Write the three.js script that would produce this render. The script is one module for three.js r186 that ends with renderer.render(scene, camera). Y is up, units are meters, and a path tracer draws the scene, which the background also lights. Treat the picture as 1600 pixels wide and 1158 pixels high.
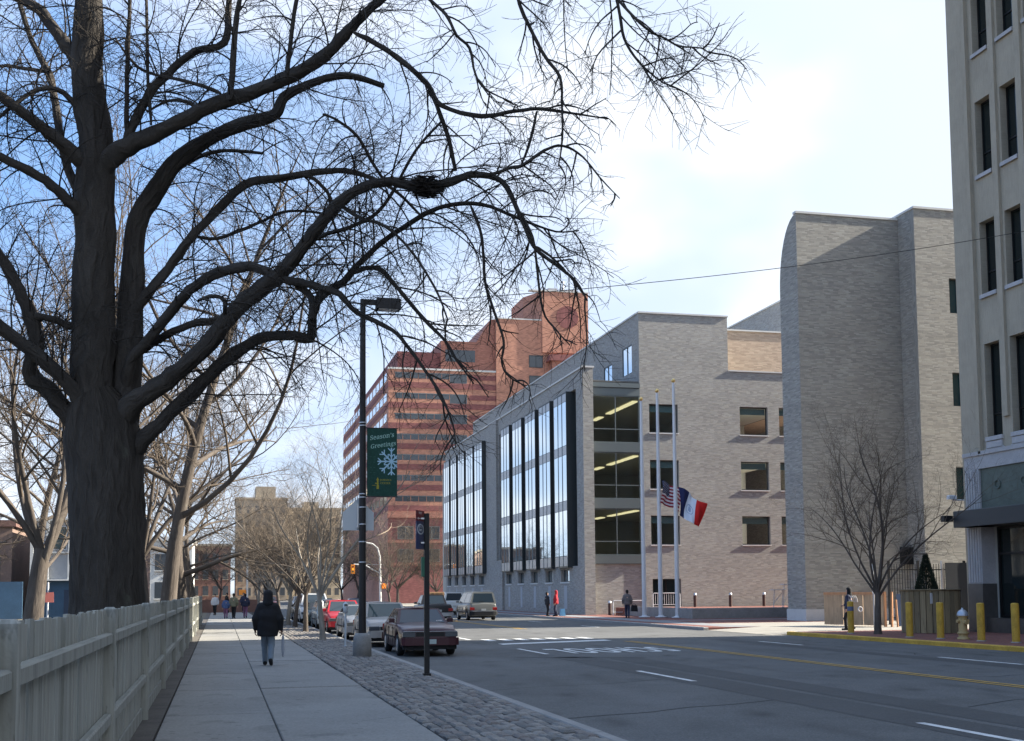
import * as THREE from 'three';
import { ImprovedNoise } from 'three/addons/math/ImprovedNoise.js';
import { mergeGeometries, mergeVertices } from 'three/addons/utils/BufferGeometryUtils.js';

// ---------------------------------------------------------------- camera, sky, sun, exposure
const scene = new THREE.Scene();
const EXPOSURE = 3.2;
const renderer = new THREE.WebGLRenderer({ antialias: true });
renderer.toneMapping = THREE.LinearToneMapping;
renderer.toneMappingExposure = EXPOSURE;
renderer.shadowMap.enabled = true;

const camera = new THREE.PerspectiveCamera(45.656, 1600 / 1158, 0.3, 6000);
camera.rotation.order = 'YXZ';
camera.position.set(0, 1.70, 0);
camera.rotation.set(THREE.MathUtils.degToRad(4.5), THREE.MathUtils.degToRad(-13.869), -0.008);
camera.setViewOffset(1600, 1557.48, 0, 0, 1600, 1158);     // rising-front lens: keeps the uprights nearly upright
scene.add(camera);

const SUN_EL = THREE.MathUtils.degToRad(28.5), SUN_AZ = THREE.MathUtils.degToRad(4.0);
const sunDir = new THREE.Vector3(Math.cos(SUN_EL) * Math.cos(SUN_AZ), Math.sin(SUN_EL), Math.cos(SUN_EL) * Math.sin(SUN_AZ));
const sun = new THREE.DirectionalLight(new THREE.Color().setRGB(1.0, 0.93, 0.80), 5.0);
sun.position.copy(sunDir).multiplyScalar(300).add(new THREE.Vector3(10, 0, -80));
sun.target.position.set(10, 0, -80);
sun.castShadow = true; sun.shadow.radius = 1; sun.shadow.mapSize.set(4096, 4096);
Object.assign(sun.shadow.camera, { left: -160, right: 160, top: 120, bottom: -120, near: 10, far: 700 });
scene.add(sun, sun.target);

const noise3 = new ImprovedNoise();
function fbm3(x, y, z, o = 5) { let a = 0.5, s = 0; for (let i = 0; i < o; i++) { s += a * noise3.noise(x, y, z); x *= 2.03; y *= 2.03; z *= 2.03; a *= 0.5; } return s; }
const sstep = (a, b, x) => { const t = Math.min(1, Math.max(0, (x - a) / (b - a))); return t * t * (3 - 2 * t); };
const mix = (a, b, t) => a + (b - a) * t;
{
  const W = 1024, H = 512, data = new Float32Array(W * H * 4);
  for (let j = 0; j < H; j++) for (let i = 0; i < W; i++) {
    const el = ((j + 0.5) / H - 0.5) * Math.PI, az = ((i + 0.5) / W - 0.5) * 2 * Math.PI;
    const d = [Math.cos(el) * Math.cos(az), Math.sin(el), Math.cos(el) * Math.sin(az)];
    const g = d[0] * sunDir.x + d[1] * sunDir.y + d[2] * sunDir.z;
    const up = Math.max(0, d[1]);
    const t = Math.pow(sstep(0.0, 0.52, up), 0.52);
    let c = [mix(0.86, 0.12, t), mix(0.97, 0.39, t), mix(1.08, 0.93, t)];
    const w = 0.97 * Math.pow(sstep(-0.12, 0.64, g), 0.9) * (1 - 0.55 * sstep(0.42, 0.95, up));                      // the air whitens towards the sun
    c = c.map((v, k) => mix(v, [0.82, 0.91, 1.03][k], w));
    const q = 2.2 / (up + 0.28), n = fbm3(d[0] * q + 4.2, d[1] * 2.0 + 1.7, d[2] * q * 1.0 - 2.1, 6) + 0.35 * fbm3(d[0] * q * 0.4 - 7, 3, d[2] * q * 0.4, 3);
    const cl = sstep(-0.02, 0.42, n + 0.04) * sstep(-0.01, 0.06, d[1]) * 0.8;
    c = c.map((v, k) => mix(v, [1.08, 1.10, 1.14][k], cl));
    if (d[1] < 0) c = c.map((v) => v * 0.35);
    const o = 4 * (j * W + i);
    for (let k = 0; k < 3; k++) data[o + k] = 1.16 * c[k] / EXPOSURE;
    data[o + 3] = 1;
  }
  const sky = new THREE.DataTexture(data, W, H, THREE.RGBAFormat, THREE.FloatType);
  sky.mapping = THREE.EquirectangularReflectionMapping; sky.magFilter = sky.minFilter = THREE.LinearFilter;
  sky.wrapS = THREE.RepeatWrapping; sky.needsUpdate = true;
  scene.background = sky; scene.environment = sky;
}

// ---------------------------------------------------------------- random numbers, textures, materials
function RNG(seed) { let s = seed >>> 0; return () => { s = (s + 0x6d2b79f5) | 0; let t = Math.imul(s ^ (s >>> 15), 1 | s); t = (t + Math.imul(t ^ (t >>> 7), 61 | t)) ^ t; return ((t ^ (t >>> 14)) >>> 0) / 4294967296; }; }
const R0 = RNG(77);
function hash2(x, y, s = 0) { let h = Math.imul(x, 374761393) + Math.imul(y, 668265263) + Math.imul(s, 2147483647 ^ 974711); h = Math.imul(h ^ (h >>> 13), 1274126177); return ((h ^ (h >>> 16)) >>> 0) / 4294967296; }
function vnoise(u, v, px, py, s = 0) {                       // periodic value noise, u,v in 0..1
  const x = u * px, y = v * py, xi = Math.floor(x), yi = Math.floor(y), fx = x - xi, fy = y - yi;
  const a = (i, j) => hash2(((xi + i) % px + px) % px, ((yi + j) % py + py) % py, s);
  const sx = fx * fx * (3 - 2 * fx), sy = fy * fy * (3 - 2 * fy);
  return mix(mix(a(0, 0), a(1, 0), sx), mix(a(0, 1), a(1, 1), sx), sy);
}
function pf(u, v, p, s = 0, o = 4) { let a = 0.5, t = 0, n = 0; for (let i = 0; i < o; i++) { t += a * vnoise(u, v, p << i, p << i, s + i); n += a; a *= 0.55; } return t / n; }
function pfA(u, v, px, py, s = 0, o = 4) { let a = 0.5, t = 0, n = 0; for (let i = 0; i < o; i++) { t += a * vnoise(u, v, px << i, py << i, s + i); n += a; a *= 0.55; } return t / n; }
const enc = (x) => { x = Math.min(1, Math.max(0, x)); return 255 * (x <= 0.0031308 ? 12.92 * x : 1.055 * Math.pow(x, 1 / 2.4) - 0.055); };
function tex(n, tile, fn, color = true) {
  const d = new Uint8Array(n * n * 4);
  for (let j = 0; j < n; j++) for (let i = 0; i < n; i++) {
    const c = fn((i + 0.5) / n, (j + 0.5) / n), o = 4 * (j * n + i);
    if (color) { d[o] = enc(c[0]); d[o + 1] = enc(c[1]); d[o + 2] = enc(c[2]); } else d[o] = d[o + 1] = d[o + 2] = 255 * Math.min(1, Math.max(0, c));
    d[o + 3] = 255;
  }
  const t = new THREE.DataTexture(d, n, n); t.wrapS = t.wrapT = THREE.RepeatWrapping; t.magFilter = THREE.LinearFilter; t.minFilter = THREE.LinearMipmapLinearFilter; t.generateMipmaps = true; t.anisotropy = 8;
  if (color) t.colorSpace = THREE.SRGBColorSpace;
  const k = Array.isArray(tile) ? tile : [tile, tile];
  t.repeat.set(1 / k[0], 1 / k[1]); t.needsUpdate = true; return t;
}
const lin = (r, g, b) => new THREE.Color().setRGB(r, g, b);
function std(c, rough = 0.85, o = {}) { const m = new THREE.MeshStandardMaterial({ roughness: rough, side: THREE.DoubleSide, ...o }); m.color = c ? lin(...c) : lin(1, 1, 1); return m; }
function dull(c, o = {}) { const m = new THREE.MeshPhysicalMaterial({ roughness: 0.95, specularIntensity: 0.3, side: THREE.DoubleSide, ...o }); m.color = c ? lin(...c) : lin(1, 1, 1); return m; }
const sc = (c, k) => c.map((v) => v * k);

function speckled(n, tile, base, amp, seed, tint = [1, 1, 1], coarse = 3) {
  return tex(n, tile, (u, v) => {
    const a = pf(u, v, coarse, seed, 4) - 0.5, f = pf(u, v, 96, seed + 9, 2) - 0.5, b = pf(u, v, 11, seed + 21, 3) - 0.5;
    const k = 1 + amp * (1.0 * a + 0.9 * f + 0.6 * b);
    return base.map((c, i) => c * k * (1 + (tint[i] - 1) * a * 2));
  });
}
function bricks(n, tile, cols, rows, palette, mortar, seed, jit = 0.1) {      // far masonry: courses too small to tell apart
  const key = (v, row) => ((row % rows) + rows) % rows;
  const at = (u, v) => {
    const y = v * rows, r = Math.floor(y), x = u * cols + (hash2(r, 3, seed)), c = Math.floor(x);
    return { fx: x - c, fy: y - r, id: hash2(((c % cols) + cols) % cols, key(v, r), seed + 5), id2: hash2(((c % cols) + cols) % cols, key(v, r), seed + 8) };
  };
  const map = tex(n, tile, (u, v) => {
    const q = at(u, v), p = palette[Math.floor(q.id * palette.length) % palette.length];
    const m = q.fx < 0.03 || q.fy < 0.14, big = 1 + 0.2 * (pf(u, v, 2, seed + 2, 3) - 0.5), k = (1 + jit * (q.id2 - 0.5) * 2) * big * (1 + 0.12 * (vnoise(u, v, 200, 200, seed) - 0.5));
    return (m ? mortar : p).map((c) => c * k);
  });
  const bump = tex(n, tile, (u, v) => { const q = at(u, v); return (q.fx < 0.03 || q.fy < 0.14) ? 0.1 : 0.55 + 0.4 * q.id2; }, false);
  return { map, bump };
}
function fabricTex(c, seed) { return speckled(128, 0.5, c, 0.25, seed); }

const asphaltT = tex(1024, 9.0, (u, v) => {
  const a = pf(u, v, 3, 4, 5) - 0.5, b = pf(u, v, 14, 6, 3) - 0.5, f = vnoise(u, v, 512, 512, 3) - 0.5, g = hash2(Math.floor(u * 700), Math.floor(v * 700), 8) > 0.93 ? 0.5 : 0;
  const k = 1 + 0.42 * a + 0.28 * b + 0.5 * f + g; return [0.098 * k, 0.098 * k, 0.095 * k];
});
const asphaltB = tex(512, 2.0, (u, v) => 0.5 * vnoise(u, v, 170, 170, 3) + 0.5 * vnoise(u, v, 60, 60, 13), false);
const patchT = tex(512, 6.0, (u, v) => { const k = 1 + 0.35 * (pf(u, v, 4, 14, 4) - 0.5) + 0.4 * (vnoise(u, v, 256, 256, 5) - 0.5); return [0.060 * k, 0.061 * k, 0.061 * k]; });
const concreteB = tex(512, 1.5, (u, v) => 0.6 * vnoise(u, v, 150, 150, 5) + 0.4 * pf(u, v, 20, 6, 3), false);
const slabT = [0, 1, 2].map((k) => tex(512, 4.4, (u, v) => {
  const a = pf(u, v, 3, 40 + k, 5) - 0.5, f = vnoise(u, v, 220, 220, 3 + k) - 0.5, st = sstep(0.62, 0.75, pf(u, v, 7, 60 + k, 4));
  const gum = hash2(Math.floor(u * 60), Math.floor(v * 60), 8 + k) > 0.992 ? 0.72 : 1;
  const q = (1 + 0.5 * a + 0.35 * f - 0.22 * st) * gum; return [0.232 * q, 0.224 * q, 0.208 * q];
}));
const libB = bricks(1024, [6.4, 3.84], 22, 56, [[0.335, 0.322, 0.298], [0.305, 0.290, 0.27], [0.372, 0.357, 0.328], [0.287, 0.270, 0.252], [0.348, 0.328, 0.292], [0.325, 0.316, 0.30]], [0.315, 0.305, 0.285], 11, 0.10);
const towB = bricks(1024, [6.4, 3.84], 20, 54, [[0.325, 0.308, 0.272], [0.288, 0.272, 0.242], [0.365, 0.347, 0.308], [0.26, 0.246, 0.222], [0.338, 0.317, 0.275]], [0.28, 0.265, 0.237], 31, 0.075);
const tanB = bricks(512, [6.4, 3.84], 16, 44, [[0.50, 0.37, 0.27], [0.45, 0.33, 0.24], [0.54, 0.41, 0.30]], [0.45, 0.36, 0.28], 37, 0.1);
const redB = (c, s) => bricks(256, [4.8, 2.4], 12, 24, [c, sc(c, 0.86), sc(c, 1.12)], sc(c, 0.9), s, 0.1);
const paverB = bricks(512, [3.2, 3.2], 16, 32, [[0.23, 0.078, 0.055], [0.19, 0.066, 0.05], [0.26, 0.095, 0.068], [0.16, 0.06, 0.05]], [0.11, 0.07, 0.06], 51, 0.15);
const limeT = tex(512, 3.0, (u, v) => { const k = 1 + 0.22 * (pf(u, v, 4, 70, 5) - 0.5) + 0.14 * (vnoise(u, v, 120, 14, 4) - 0.5) + 0.16 * (vnoise(u, v, 256, 256, 5) - 0.5); return [0.37 * k, 0.325 * k, 0.25 * k]; });
const stoneT = speckled(512, 2.0, [0.42, 0.41, 0.41], 0.3, 81);
const barkT = (c, s) => tex(512, [1.6, 2.4], (u, v) => { const w = vnoise(u, v, 10, 12, s) * 0.06, r = pfA(u + w, v, 16, 5, s, 4), f = vnoise(u, v, 128, 256, s + 3), l = sstep(0.72, 0.85, pf(u, v, 5, s + 30, 3)); const k = 0.55 + 0.8 * r + 0.25 * (f - 0.5); return [c[0] * k + 0.03 * l, c[1] * k + 0.034 * l, c[2] * k + 0.026 * l]; });
const barkH = tex(512, [1.6, 2.4], (u, v) => { const w = vnoise(u, v, 10, 12, 5) * 0.06; return Math.pow(pfA(u + w, v, 16, 5, 5, 4), 1.4); }, false);
const woodT = (c, s) => tex(256, [0.6, 2.0], (u, v) => { const g = pfA(u, v, 24, 3, s, 4), b = pf(u, v, 3, s + 4, 3); const pe = sstep(0.70, 0.78, pf(u, v, 9, s + 8, 4)); const k = (0.68 + 0.48 * g + 0.35 * (b - 0.5)) * (1 - 0.28 * pe); return sc(c, k); });
const dirtT = speckled(512, 5.0, [0.13, 0.115, 0.085], 0.8, 91, [1, 1.05, 0.9], 4);
const graniteT = [0, 1, 2, 3].map((k) => tex(128, 0.6, (u, v) => { const q = 1 + 0.5 * (vnoise(u, v, 90, 90, k) - 0.5) + 0.5 * (pf(u, v, 3, k + 5, 3) - 0.5); return sc([[0.20, 0.186, 0.168], [0.15, 0.14, 0.128], [0.24, 0.215, 0.188], [0.18, 0.155, 0.138]][k], q); }));

const M = {
  asphalt: std(null, 0.9, { map: asphaltT, bumpMap: asphaltB, bumpScale: 0.006 }),
  patch: std(null, 0.85, { map: patchT, bumpMap: asphaltB, bumpScale: 0.004 }),
  crack: std([0.02, 0.02, 0.022], 0.95),
  slab: slabT.map((t) => std(null, 0.92, { map: t, bumpMap: concreteB, bumpScale: 0.003 })),
  joint: std(null, 0.97, { map: speckled(128, 1.0, [0.045, 0.042, 0.038], 0.5, 97) }),
  gutter: std(null, 0.95, { map: speckled(256, 2.0, [0.10, 0.088, 0.076], 0.6, 96) }),
  kerb: std(null, 0.85, { map: speckled(256, 1.6, [0.27, 0.26, 0.245], 0.35, 98), bumpMap: concreteB, bumpScale: 0.003 }),
  apron: std(null, 0.92, { map: speckled(512, 4.0, [0.29, 0.268, 0.23], 0.35, 99), bumpMap: concreteB, bumpScale: 0.003 }),
  granite: graniteT.map((t) => std(null, 0.8, { map: t, bumpMap: concreteB, bumpScale: 0.006 })),
  paver: std(null, 0.88, { map: paverB.map, bumpMap: paverB.bump, bumpScale: 0.004 }),
  greyPaver: std(null, 0.88, { map: speckled(256, 2.0, [0.22, 0.22, 0.225], 0.3, 100) }),
  yellowPaint: std(null, 0.7, { map: speckled(256, 1.5, [0.50, 0.30, 0.035], 0.55, 101) }),
  roadYellow: std(null, 0.75, { map: speckled(256, 0.9, [0.45, 0.27, 0.05], 0.7, 102) }),
  roadWhite: std(null, 0.75, { map: speckled(256, 0.9, [0.62, 0.62, 0.60], 0.7, 103) }),
  dirt: std(null, 0.98, { map: dirtT }),
  farGround: std(null, 0.95, { map: speckled(256, 30, [0.16, 0.15, 0.13], 0.4, 104) }),
  lib: std(null, 0.9, { map: libB.map, bumpMap: libB.bump, bumpScale: 0.012 }),
  tower: std(null, 0.9, { map: towB.map, bumpMap: towB.bump, bumpScale: 0.011 }),
  tan: std(null, 0.9, { map: tanB.map, bumpMap: tanB.bump, bumpScale: 0.010 }),
  coping: std(null, 0.75, { map: speckled(128, 2, [0.62, 0.61, 0.58], 0.15, 105) }),
  limestone: std(null, 0.88, { map: limeT, bumpMap: concreteB, bumpScale: 0.003 }),
  paleStone: std(null, 0.85, { map: stoneT, bumpMap: concreteB, bumpScale: 0.003 }),
  darkGranite: std(null, 0.45, { map: speckled(256, 1.2, [0.075, 0.068, 0.062], 0.4, 106) }),
  mirrorGlass: std([0.66, 0.76, 0.84], 0.02, { metalness: 0.95 }),
  darkGlass: new THREE.MeshPhysicalMaterial({ color: lin(0.012, 0.018, 0.018), roughness: 0.04, metalness: 0, ior: 1.52, side: THREE.DoubleSide }),
  tealGlass: new THREE.MeshPhysicalMaterial({ color: lin(0.02, 0.05, 0.055), roughness: 0.05, ior: 1.55, side: THREE.DoubleSide }),
  clearGlass: new THREE.MeshPhysicalMaterial({ color: lin(0.90, 0.95, 0.94), roughness: 0.02, transmission: 1, thickness: 0, ior: 1.5, side: THREE.DoubleSide }),
  frameDark: std([0.055, 0.064, 0.068], 0.4, { metalness: 0.4 }),
  frameGrey: std([0.17, 0.195, 0.20], 0.4, { metalness: 0.5 }),
  spandrel: std([0.30, 0.32, 0.35], 0.35, { metalness: 0.55 }),
  blackMetal: std([0.012, 0.012, 0.013], 0.5, { metalness: 0.3 }),
  darkPole: std([0.022, 0.020, 0.020], 0.55, { metalness: 0.3 }),
  steel: std([0.55, 0.56, 0.58], 0.35, { metalness: 0.8 }),
  whiteMetal: std([0.62, 0.63, 0.65], 0.4, { metalness: 0.1 }),
  signBack: std([0.52, 0.55, 0.57], 0.55, { metalness: 0.3 }),
  gold: std([0.75, 0.52, 0.2], 0.3, { metalness: 0.9 }),
  canopy: std([0.05, 0.054, 0.058], 0.5, { metalness: 0.3 }),
  greenPanel: std(null, 0.6, { map: speckled(128, 1.5, [0.10, 0.125, 0.105], 0.4, 107), metalness: 0.2 }),
  fence: [0, 1, 2].map((k) => std(null, 0.85, { map: woodT([[0.37, 0.368, 0.325], [0.32, 0.32, 0.283], [0.43, 0.422, 0.37]][k], 110 + k), bumpMap: concreteB, bumpScale: 0.002 })),
  planter: [0, 1, 2].map((k) => std(null, 0.9, { map: woodT([[0.24, 0.185, 0.105], [0.19, 0.15, 0.09], [0.28, 0.22, 0.13]][k], 120 + k) })),
  plywood: std(null, 0.88, { map: woodT([0.46, 0.31, 0.19], 130) }),
  lumber: std(null, 0.85, { map: woodT([0.48, 0.24, 0.12], 131) }),
  cardboard: std(null, 0.9, { map: woodT([0.40, 0.235, 0.12], 132) }),
  blueBoard: std(null, 0.7, { map: speckled(128, 2, [0.025, 0.06, 0.14], 0.3, 133) }),
  rubber: std([0.015, 0.015, 0.016], 0.9),
  rim: std([0.42, 0.43, 0.45], 0.4, { metalness: 0.7 }),
  skinA: std([0.24, 0.13, 0.085], 0.6), skinB: std([0.45, 0.27, 0.19], 0.6),
  conifer: std(null, 0.9, { map: speckled(128, 0.6, [0.022, 0.034, 0.018], 0.6, 134) }),
  whiteWall: std(null, 0.85, { map: speckled(256, 5, [0.60, 0.60, 0.58], 0.25, 135) }),
  greyPanel: std(null, 0.6, { map: speckled(256, 4, [0.36, 0.37, 0.385], 0.25, 136) }),
  bluePaint: std(null, 0.7, { map: speckled(256, 4, [0.045, 0.10, 0.17], 0.35, 137) }),
  farTan: std(null, 0.9, { map: speckled(256, 9, [0.34, 0.295, 0.23], 0.3, 138) }),
  farBrown: std(null, 0.9, { map: speckled(256, 9, [0.22, 0.15, 0.12], 0.35, 139) }),
  farBrick: std(null, 0.9, { map: speckled(256, 9, [0.19, 0.105, 0.085], 0.3, 140) }),
  farWindow: new THREE.MeshPhysicalMaterial({ color: lin(0.06, 0.07, 0.08), roughness: 0.12, ior: 1.6, side: THREE.DoubleSide }),
  roof: std(null, 0.95, { map: speckled(256, 5, [0.13, 0.125, 0.12], 0.3, 141) }),
  interior: std([0.45, 0.44, 0.40], 0.9), plaster: std([0.40, 0.39, 0.35], 0.9),
  orange: std([0.80, 0.25, 0.02], 0.5), 
};
const redMat = (c, s) => { const b = redB(c, s); return std(null, 0.9, { map: b.map, bumpMap: b.bump, bumpScale: 0.008 }); };
M.redLight = redMat([0.46, 0.225, 0.155], 61); M.redDark = redMat([0.245, 0.095, 0.088], 62); M.redMid = redMat([0.37, 0.165, 0.12], 63);
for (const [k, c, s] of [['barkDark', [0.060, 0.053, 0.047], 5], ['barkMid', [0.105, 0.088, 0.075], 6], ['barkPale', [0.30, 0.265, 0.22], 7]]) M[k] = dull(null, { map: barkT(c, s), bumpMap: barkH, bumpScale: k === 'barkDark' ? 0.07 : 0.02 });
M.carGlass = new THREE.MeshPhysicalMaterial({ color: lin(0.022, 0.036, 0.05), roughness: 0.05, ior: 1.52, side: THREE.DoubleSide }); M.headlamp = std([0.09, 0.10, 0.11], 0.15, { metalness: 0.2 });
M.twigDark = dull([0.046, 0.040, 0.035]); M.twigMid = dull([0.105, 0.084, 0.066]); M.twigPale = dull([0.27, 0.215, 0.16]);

// ---------------------------------------------------------------- geometry collector (world: x = metres right, y = up, Z = metres down the street)
class GB {
  constructor() { this.p = []; this.n = []; this.u = []; this.i = []; }
  get count() { return this.p.length / 3; }
  quad(a, b, c, d) {                                            // corners counter-clockwise seen from outside, [x, y, z] in three's axes
    const e = [b[0] - a[0], b[1] - a[1], b[2] - a[2]], f = [d[0] - a[0], d[1] - a[1], d[2] - a[2]];
    let n = [e[1] * f[2] - e[2] * f[1], e[2] * f[0] - e[0] * f[2], e[0] * f[1] - e[1] * f[0]]; const l = Math.hypot(...n) || 1; n = n.map((v) => v / l);
    const k = this.count, ax = Math.abs(n[0]), ay = Math.abs(n[1]), az = Math.abs(n[2]);
    for (const q of [a, b, c, d]) {
      this.p.push(...q); this.n.push(...n);
      if (ay > ax && ay > az) this.u.push(q[0], q[2]); else if (ax > az) this.u.push(q[2], q[1]); else this.u.push(q[0], q[1]);
    }
    this.i.push(k, k + 1, k + 2, k, k + 2, k + 3); return this;
  }
  box(L0, L1, y0, y1, Z0, Z1) {
    const x0 = Math.min(L0, L1), x1 = Math.max(L0, L1), z0 = -Math.max(Z0, Z1), z1 = -Math.min(Z0, Z1);
    this.quad([x0, y0, z1], [x1, y0, z1], [x1, y1, z1], [x0, y1, z1]); this.quad([x1, y0, z0], [x0, y0, z0], [x0, y1, z0], [x1, y1, z0]);
    this.quad([x1, y0, z1], [x1, y0, z0], [x1, y1, z0], [x1, y1, z1]); this.quad([x0, y0, z0], [x0, y0, z1], [x0, y1, z1], [x0, y1, z0]);
    this.quad([x0, y1, z1], [x1, y1, z1], [x1, y1, z0], [x0, y1, z0]); this.quad([x0, y0, z0], [x1, y0, z0], [x1, y0, z1], [x0, y0, z1]);
    return this;
  }
  cham(L0, L1, y0, y1, Z0, Z1, c = 0.01) {                       // box with its top edges cut off
    const z0 = -Z1, z1 = -Z0, ym = y1 - c, A = [[L0, ym, z1], [L1, ym, z1], [L1, ym, z0], [L0, ym, z0]], B = [[L0 + c, y1, z1 - c], [L1 - c, y1, z1 - c], [L1 - c, y1, z0 + c], [L0 + c, y1, z0 + c]];
    const D = A.map((q) => [q[0], y0, q[2]]);
    for (let k = 0; k < 4; k++) { const j = (k + 1) % 4; this.quad(D[k], D[j], A[j], A[k]); this.quad(A[k], A[j], B[j], B[k]); }
    return this.quad(B[0], B[1], B[2], B[3]);
  }
  prism(poly, dir, a, b) {                                      // poly: [u, v] pairs; dir 'x': (u,v) = (Z, y) pushed along L; 'z': (L, y) pushed along Z; 'y': (L, Z) pushed up
    const P = (q, t) => dir === 'x' ? [t, q[1], -q[0]] : dir === 'z' ? [q[0], q[1], -t] : [q[0], t, -q[1]];
    const n = poly.length;
    for (let k = 0; k < n; k++) { const j = (k + 1) % n; this.quad(P(poly[k], a), P(poly[j], a), P(poly[j], b), P(poly[k], b)); }
    const tri = THREE.ShapeUtils.triangulateShape(poly.map((q) => new THREE.Vector2(q[0], q[1])), []);
    for (const t of [a, b]) for (const [i, j, k] of tri) { const A = P(poly[i], t), B = P(poly[j], t), D = P(poly[k], t); this.tri(A, B, D); }
    return this;
  }
  tri(a, b, c) {
    const e = [b[0] - a[0], b[1] - a[1], b[2] - a[2]], f = [c[0] - a[0], c[1] - a[1], c[2] - a[2]];
    let n = [e[1] * f[2] - e[2] * f[1], e[2] * f[0] - e[0] * f[2], e[0] * f[1] - e[1] * f[0]]; const l = Math.hypot(...n) || 1; n = n.map((v) => v / l);
    const k = this.count, ax = Math.abs(n[0]), ay = Math.abs(n[1]), az = Math.abs(n[2]);
    for (const q of [a, b, c]) { this.p.push(...q); this.n.push(...n); if (ay > ax && ay > az) this.u.push(q[0], q[2]); else if (ax > az) this.u.push(q[2], q[1]); else this.u.push(q[0], q[1]); }
    this.i.push(k, k + 1, k + 2); return this;
  }
  tube(pts, rad, sides = 6, cap = false) {                       // pts [x,y,z] in three's axes
    const n = pts.length; let prev = null, len = 0; const start = this.count;
    for (let k = 0; k < n; k++) {
      const a = pts[Math.max(0, k - 1)], b = pts[Math.min(n - 1, k + 1)];
      let t = [b[0] - a[0], b[1] - a[1], b[2] - a[2]]; let l = Math.hypot(...t) || 1e-6; t = t.map((v) => v / l);
      let r = prev || (Math.abs(t[1]) < 0.9 ? [0, 1, 0] : [1, 0, 0]);
      const dt = r[0] * t[0] + r[1] * t[1] + r[2] * t[2]; r = r.map((v, i) => v - dt * t[i]); l = Math.hypot(...r) || 1e-6; r = r.map((v) => v / l); prev = r;
      const s = [t[1] * r[2] - t[2] * r[1], t[2] * r[0] - t[0] * r[2], t[0] * r[1] - t[1] * r[0]];
      if (k) len += Math.hypot(pts[k][0] - pts[k - 1][0], pts[k][1] - pts[k - 1][1], pts[k][2] - pts[k - 1][2]);
      const R = Array.isArray(rad) ? rad[k] : rad;
      for (let j = 0; j <= sides; j++) {
        const A = j / sides * Math.PI * 2, c = Math.cos(A), d = Math.sin(A), N = [r[0] * c + s[0] * d, r[1] * c + s[1] * d, r[2] * c + s[2] * d];
        this.p.push(pts[k][0] + N[0] * R, pts[k][1] + N[1] * R, pts[k][2] + N[2] * R); this.n.push(...N); this.u.push(j / sides * Math.max(0.4, 6.283 * (Array.isArray(rad) ? rad[0] : rad)), len);
      }
    }
    const w = sides + 1;
    for (let k = 0; k < n - 1; k++) for (let j = 0; j < sides; j++) { const a = start + k * w + j, b = a + 1, c = a + w, d = c + 1; this.i.push(a, b, d, a, d, c); }
    if (cap) for (const [k, o] of [[0, -1], [n - 1, 1]]) {
      const a = pts[Math.max(0, k - 1)], b = pts[Math.min(n - 1, k + 1)]; let t = [b[0] - a[0], b[1] - a[1], b[2] - a[2]]; const l = Math.hypot(...t) || 1; t = t.map((v) => o * v / l);
      const c0 = this.count; this.p.push(...pts[k]); this.n.push(...t); this.u.push(0, 0);
      for (let j = 0; j <= sides; j++) { const q = (start + k * w + j) * 3; this.p.push(this.p[q], this.p[q + 1], this.p[q + 2]); this.n.push(...t); this.u.push(Math.cos(j) * 0.1, Math.sin(j) * 0.1); }
      for (let j = 0; j < sides; j++) o > 0 ? this.i.push(c0, c0 + 1 + j, c0 + 2 + j) : this.i.push(c0, c0 + 2 + j, c0 + 1 + j);
    }
    return this;
  }
  rod(a, b, r, sides = 8) { return this.tube([a, b], r, sides, true); }
  lathe(prof, c, sides = 16) {                                   // prof [r, y] pairs about a vertical axis at c = [x, y, z]
    const start = this.count, n = prof.length;
    for (let k = 0; k < n; k++) {
      const a = prof[Math.max(0, k - 1)], b = prof[Math.min(n - 1, k + 1)]; let nr = b[1] - a[1], ny = a[0] - b[0]; const l = Math.hypot(nr, ny) || 1; nr /= l; ny /= l;
      for (let j = 0; j <= sides; j++) { const A = j / sides * Math.PI * 2; this.p.push(c[0] + Math.cos(A) * prof[k][0], c[1] + prof[k][1], c[2] + Math.sin(A) * prof[k][0]); this.n.push(Math.cos(A) * nr, ny, Math.sin(A) * nr); this.u.push(A * 0.2, prof[k][1]); }
    }
    const w = sides + 1; for (let k = 0; k < n - 1; k++) for (let j = 0; j < sides; j++) { const a = start + k * w + j; this.i.push(a, a + w, a + w + 1, a, a + w + 1, a + 1); }
    return this;
  }
  add(g) {                                                       // another geometry
    const k = this.count, pa = g.attributes.position, na = g.attributes.normal, ua = g.attributes.uv;
    for (let i = 0; i < pa.count; i++) { this.p.push(pa.getX(i), pa.getY(i), pa.getZ(i)); this.n.push(na.getX(i), na.getY(i), na.getZ(i)); ua ? this.u.push(ua.getX(i), ua.getY(i)) : this.u.push(0, 0); }
    if (g.index) for (let i = 0; i < g.index.count; i++) this.i.push(k + g.index.getX(i)); else for (let i = 0; i < pa.count; i++) this.i.push(k + i);
    return this;
  }
  geo(base) {
    const g = new THREE.BufferGeometry(), p = new Float32Array(this.p);
    if (base) for (let k = 0; k < p.length; k += 3) { p[k] -= base.x; p[k + 1] -= base.y; p[k + 2] -= base.z; }
    g.setAttribute('position', new THREE.BufferAttribute(p, 3)); g.setAttribute('normal', new THREE.BufferAttribute(new Float32Array(this.n), 3)); g.setAttribute('uv', new THREE.BufferAttribute(new Float32Array(this.u), 2));
    g.setIndex(this.count > 65535 ? new THREE.BufferAttribute(new Uint32Array(this.i), 1) : new THREE.BufferAttribute(new Uint16Array(this.i), 1)); return g;
  }
}
const B = (...a) => new GB().box(...a);

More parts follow.
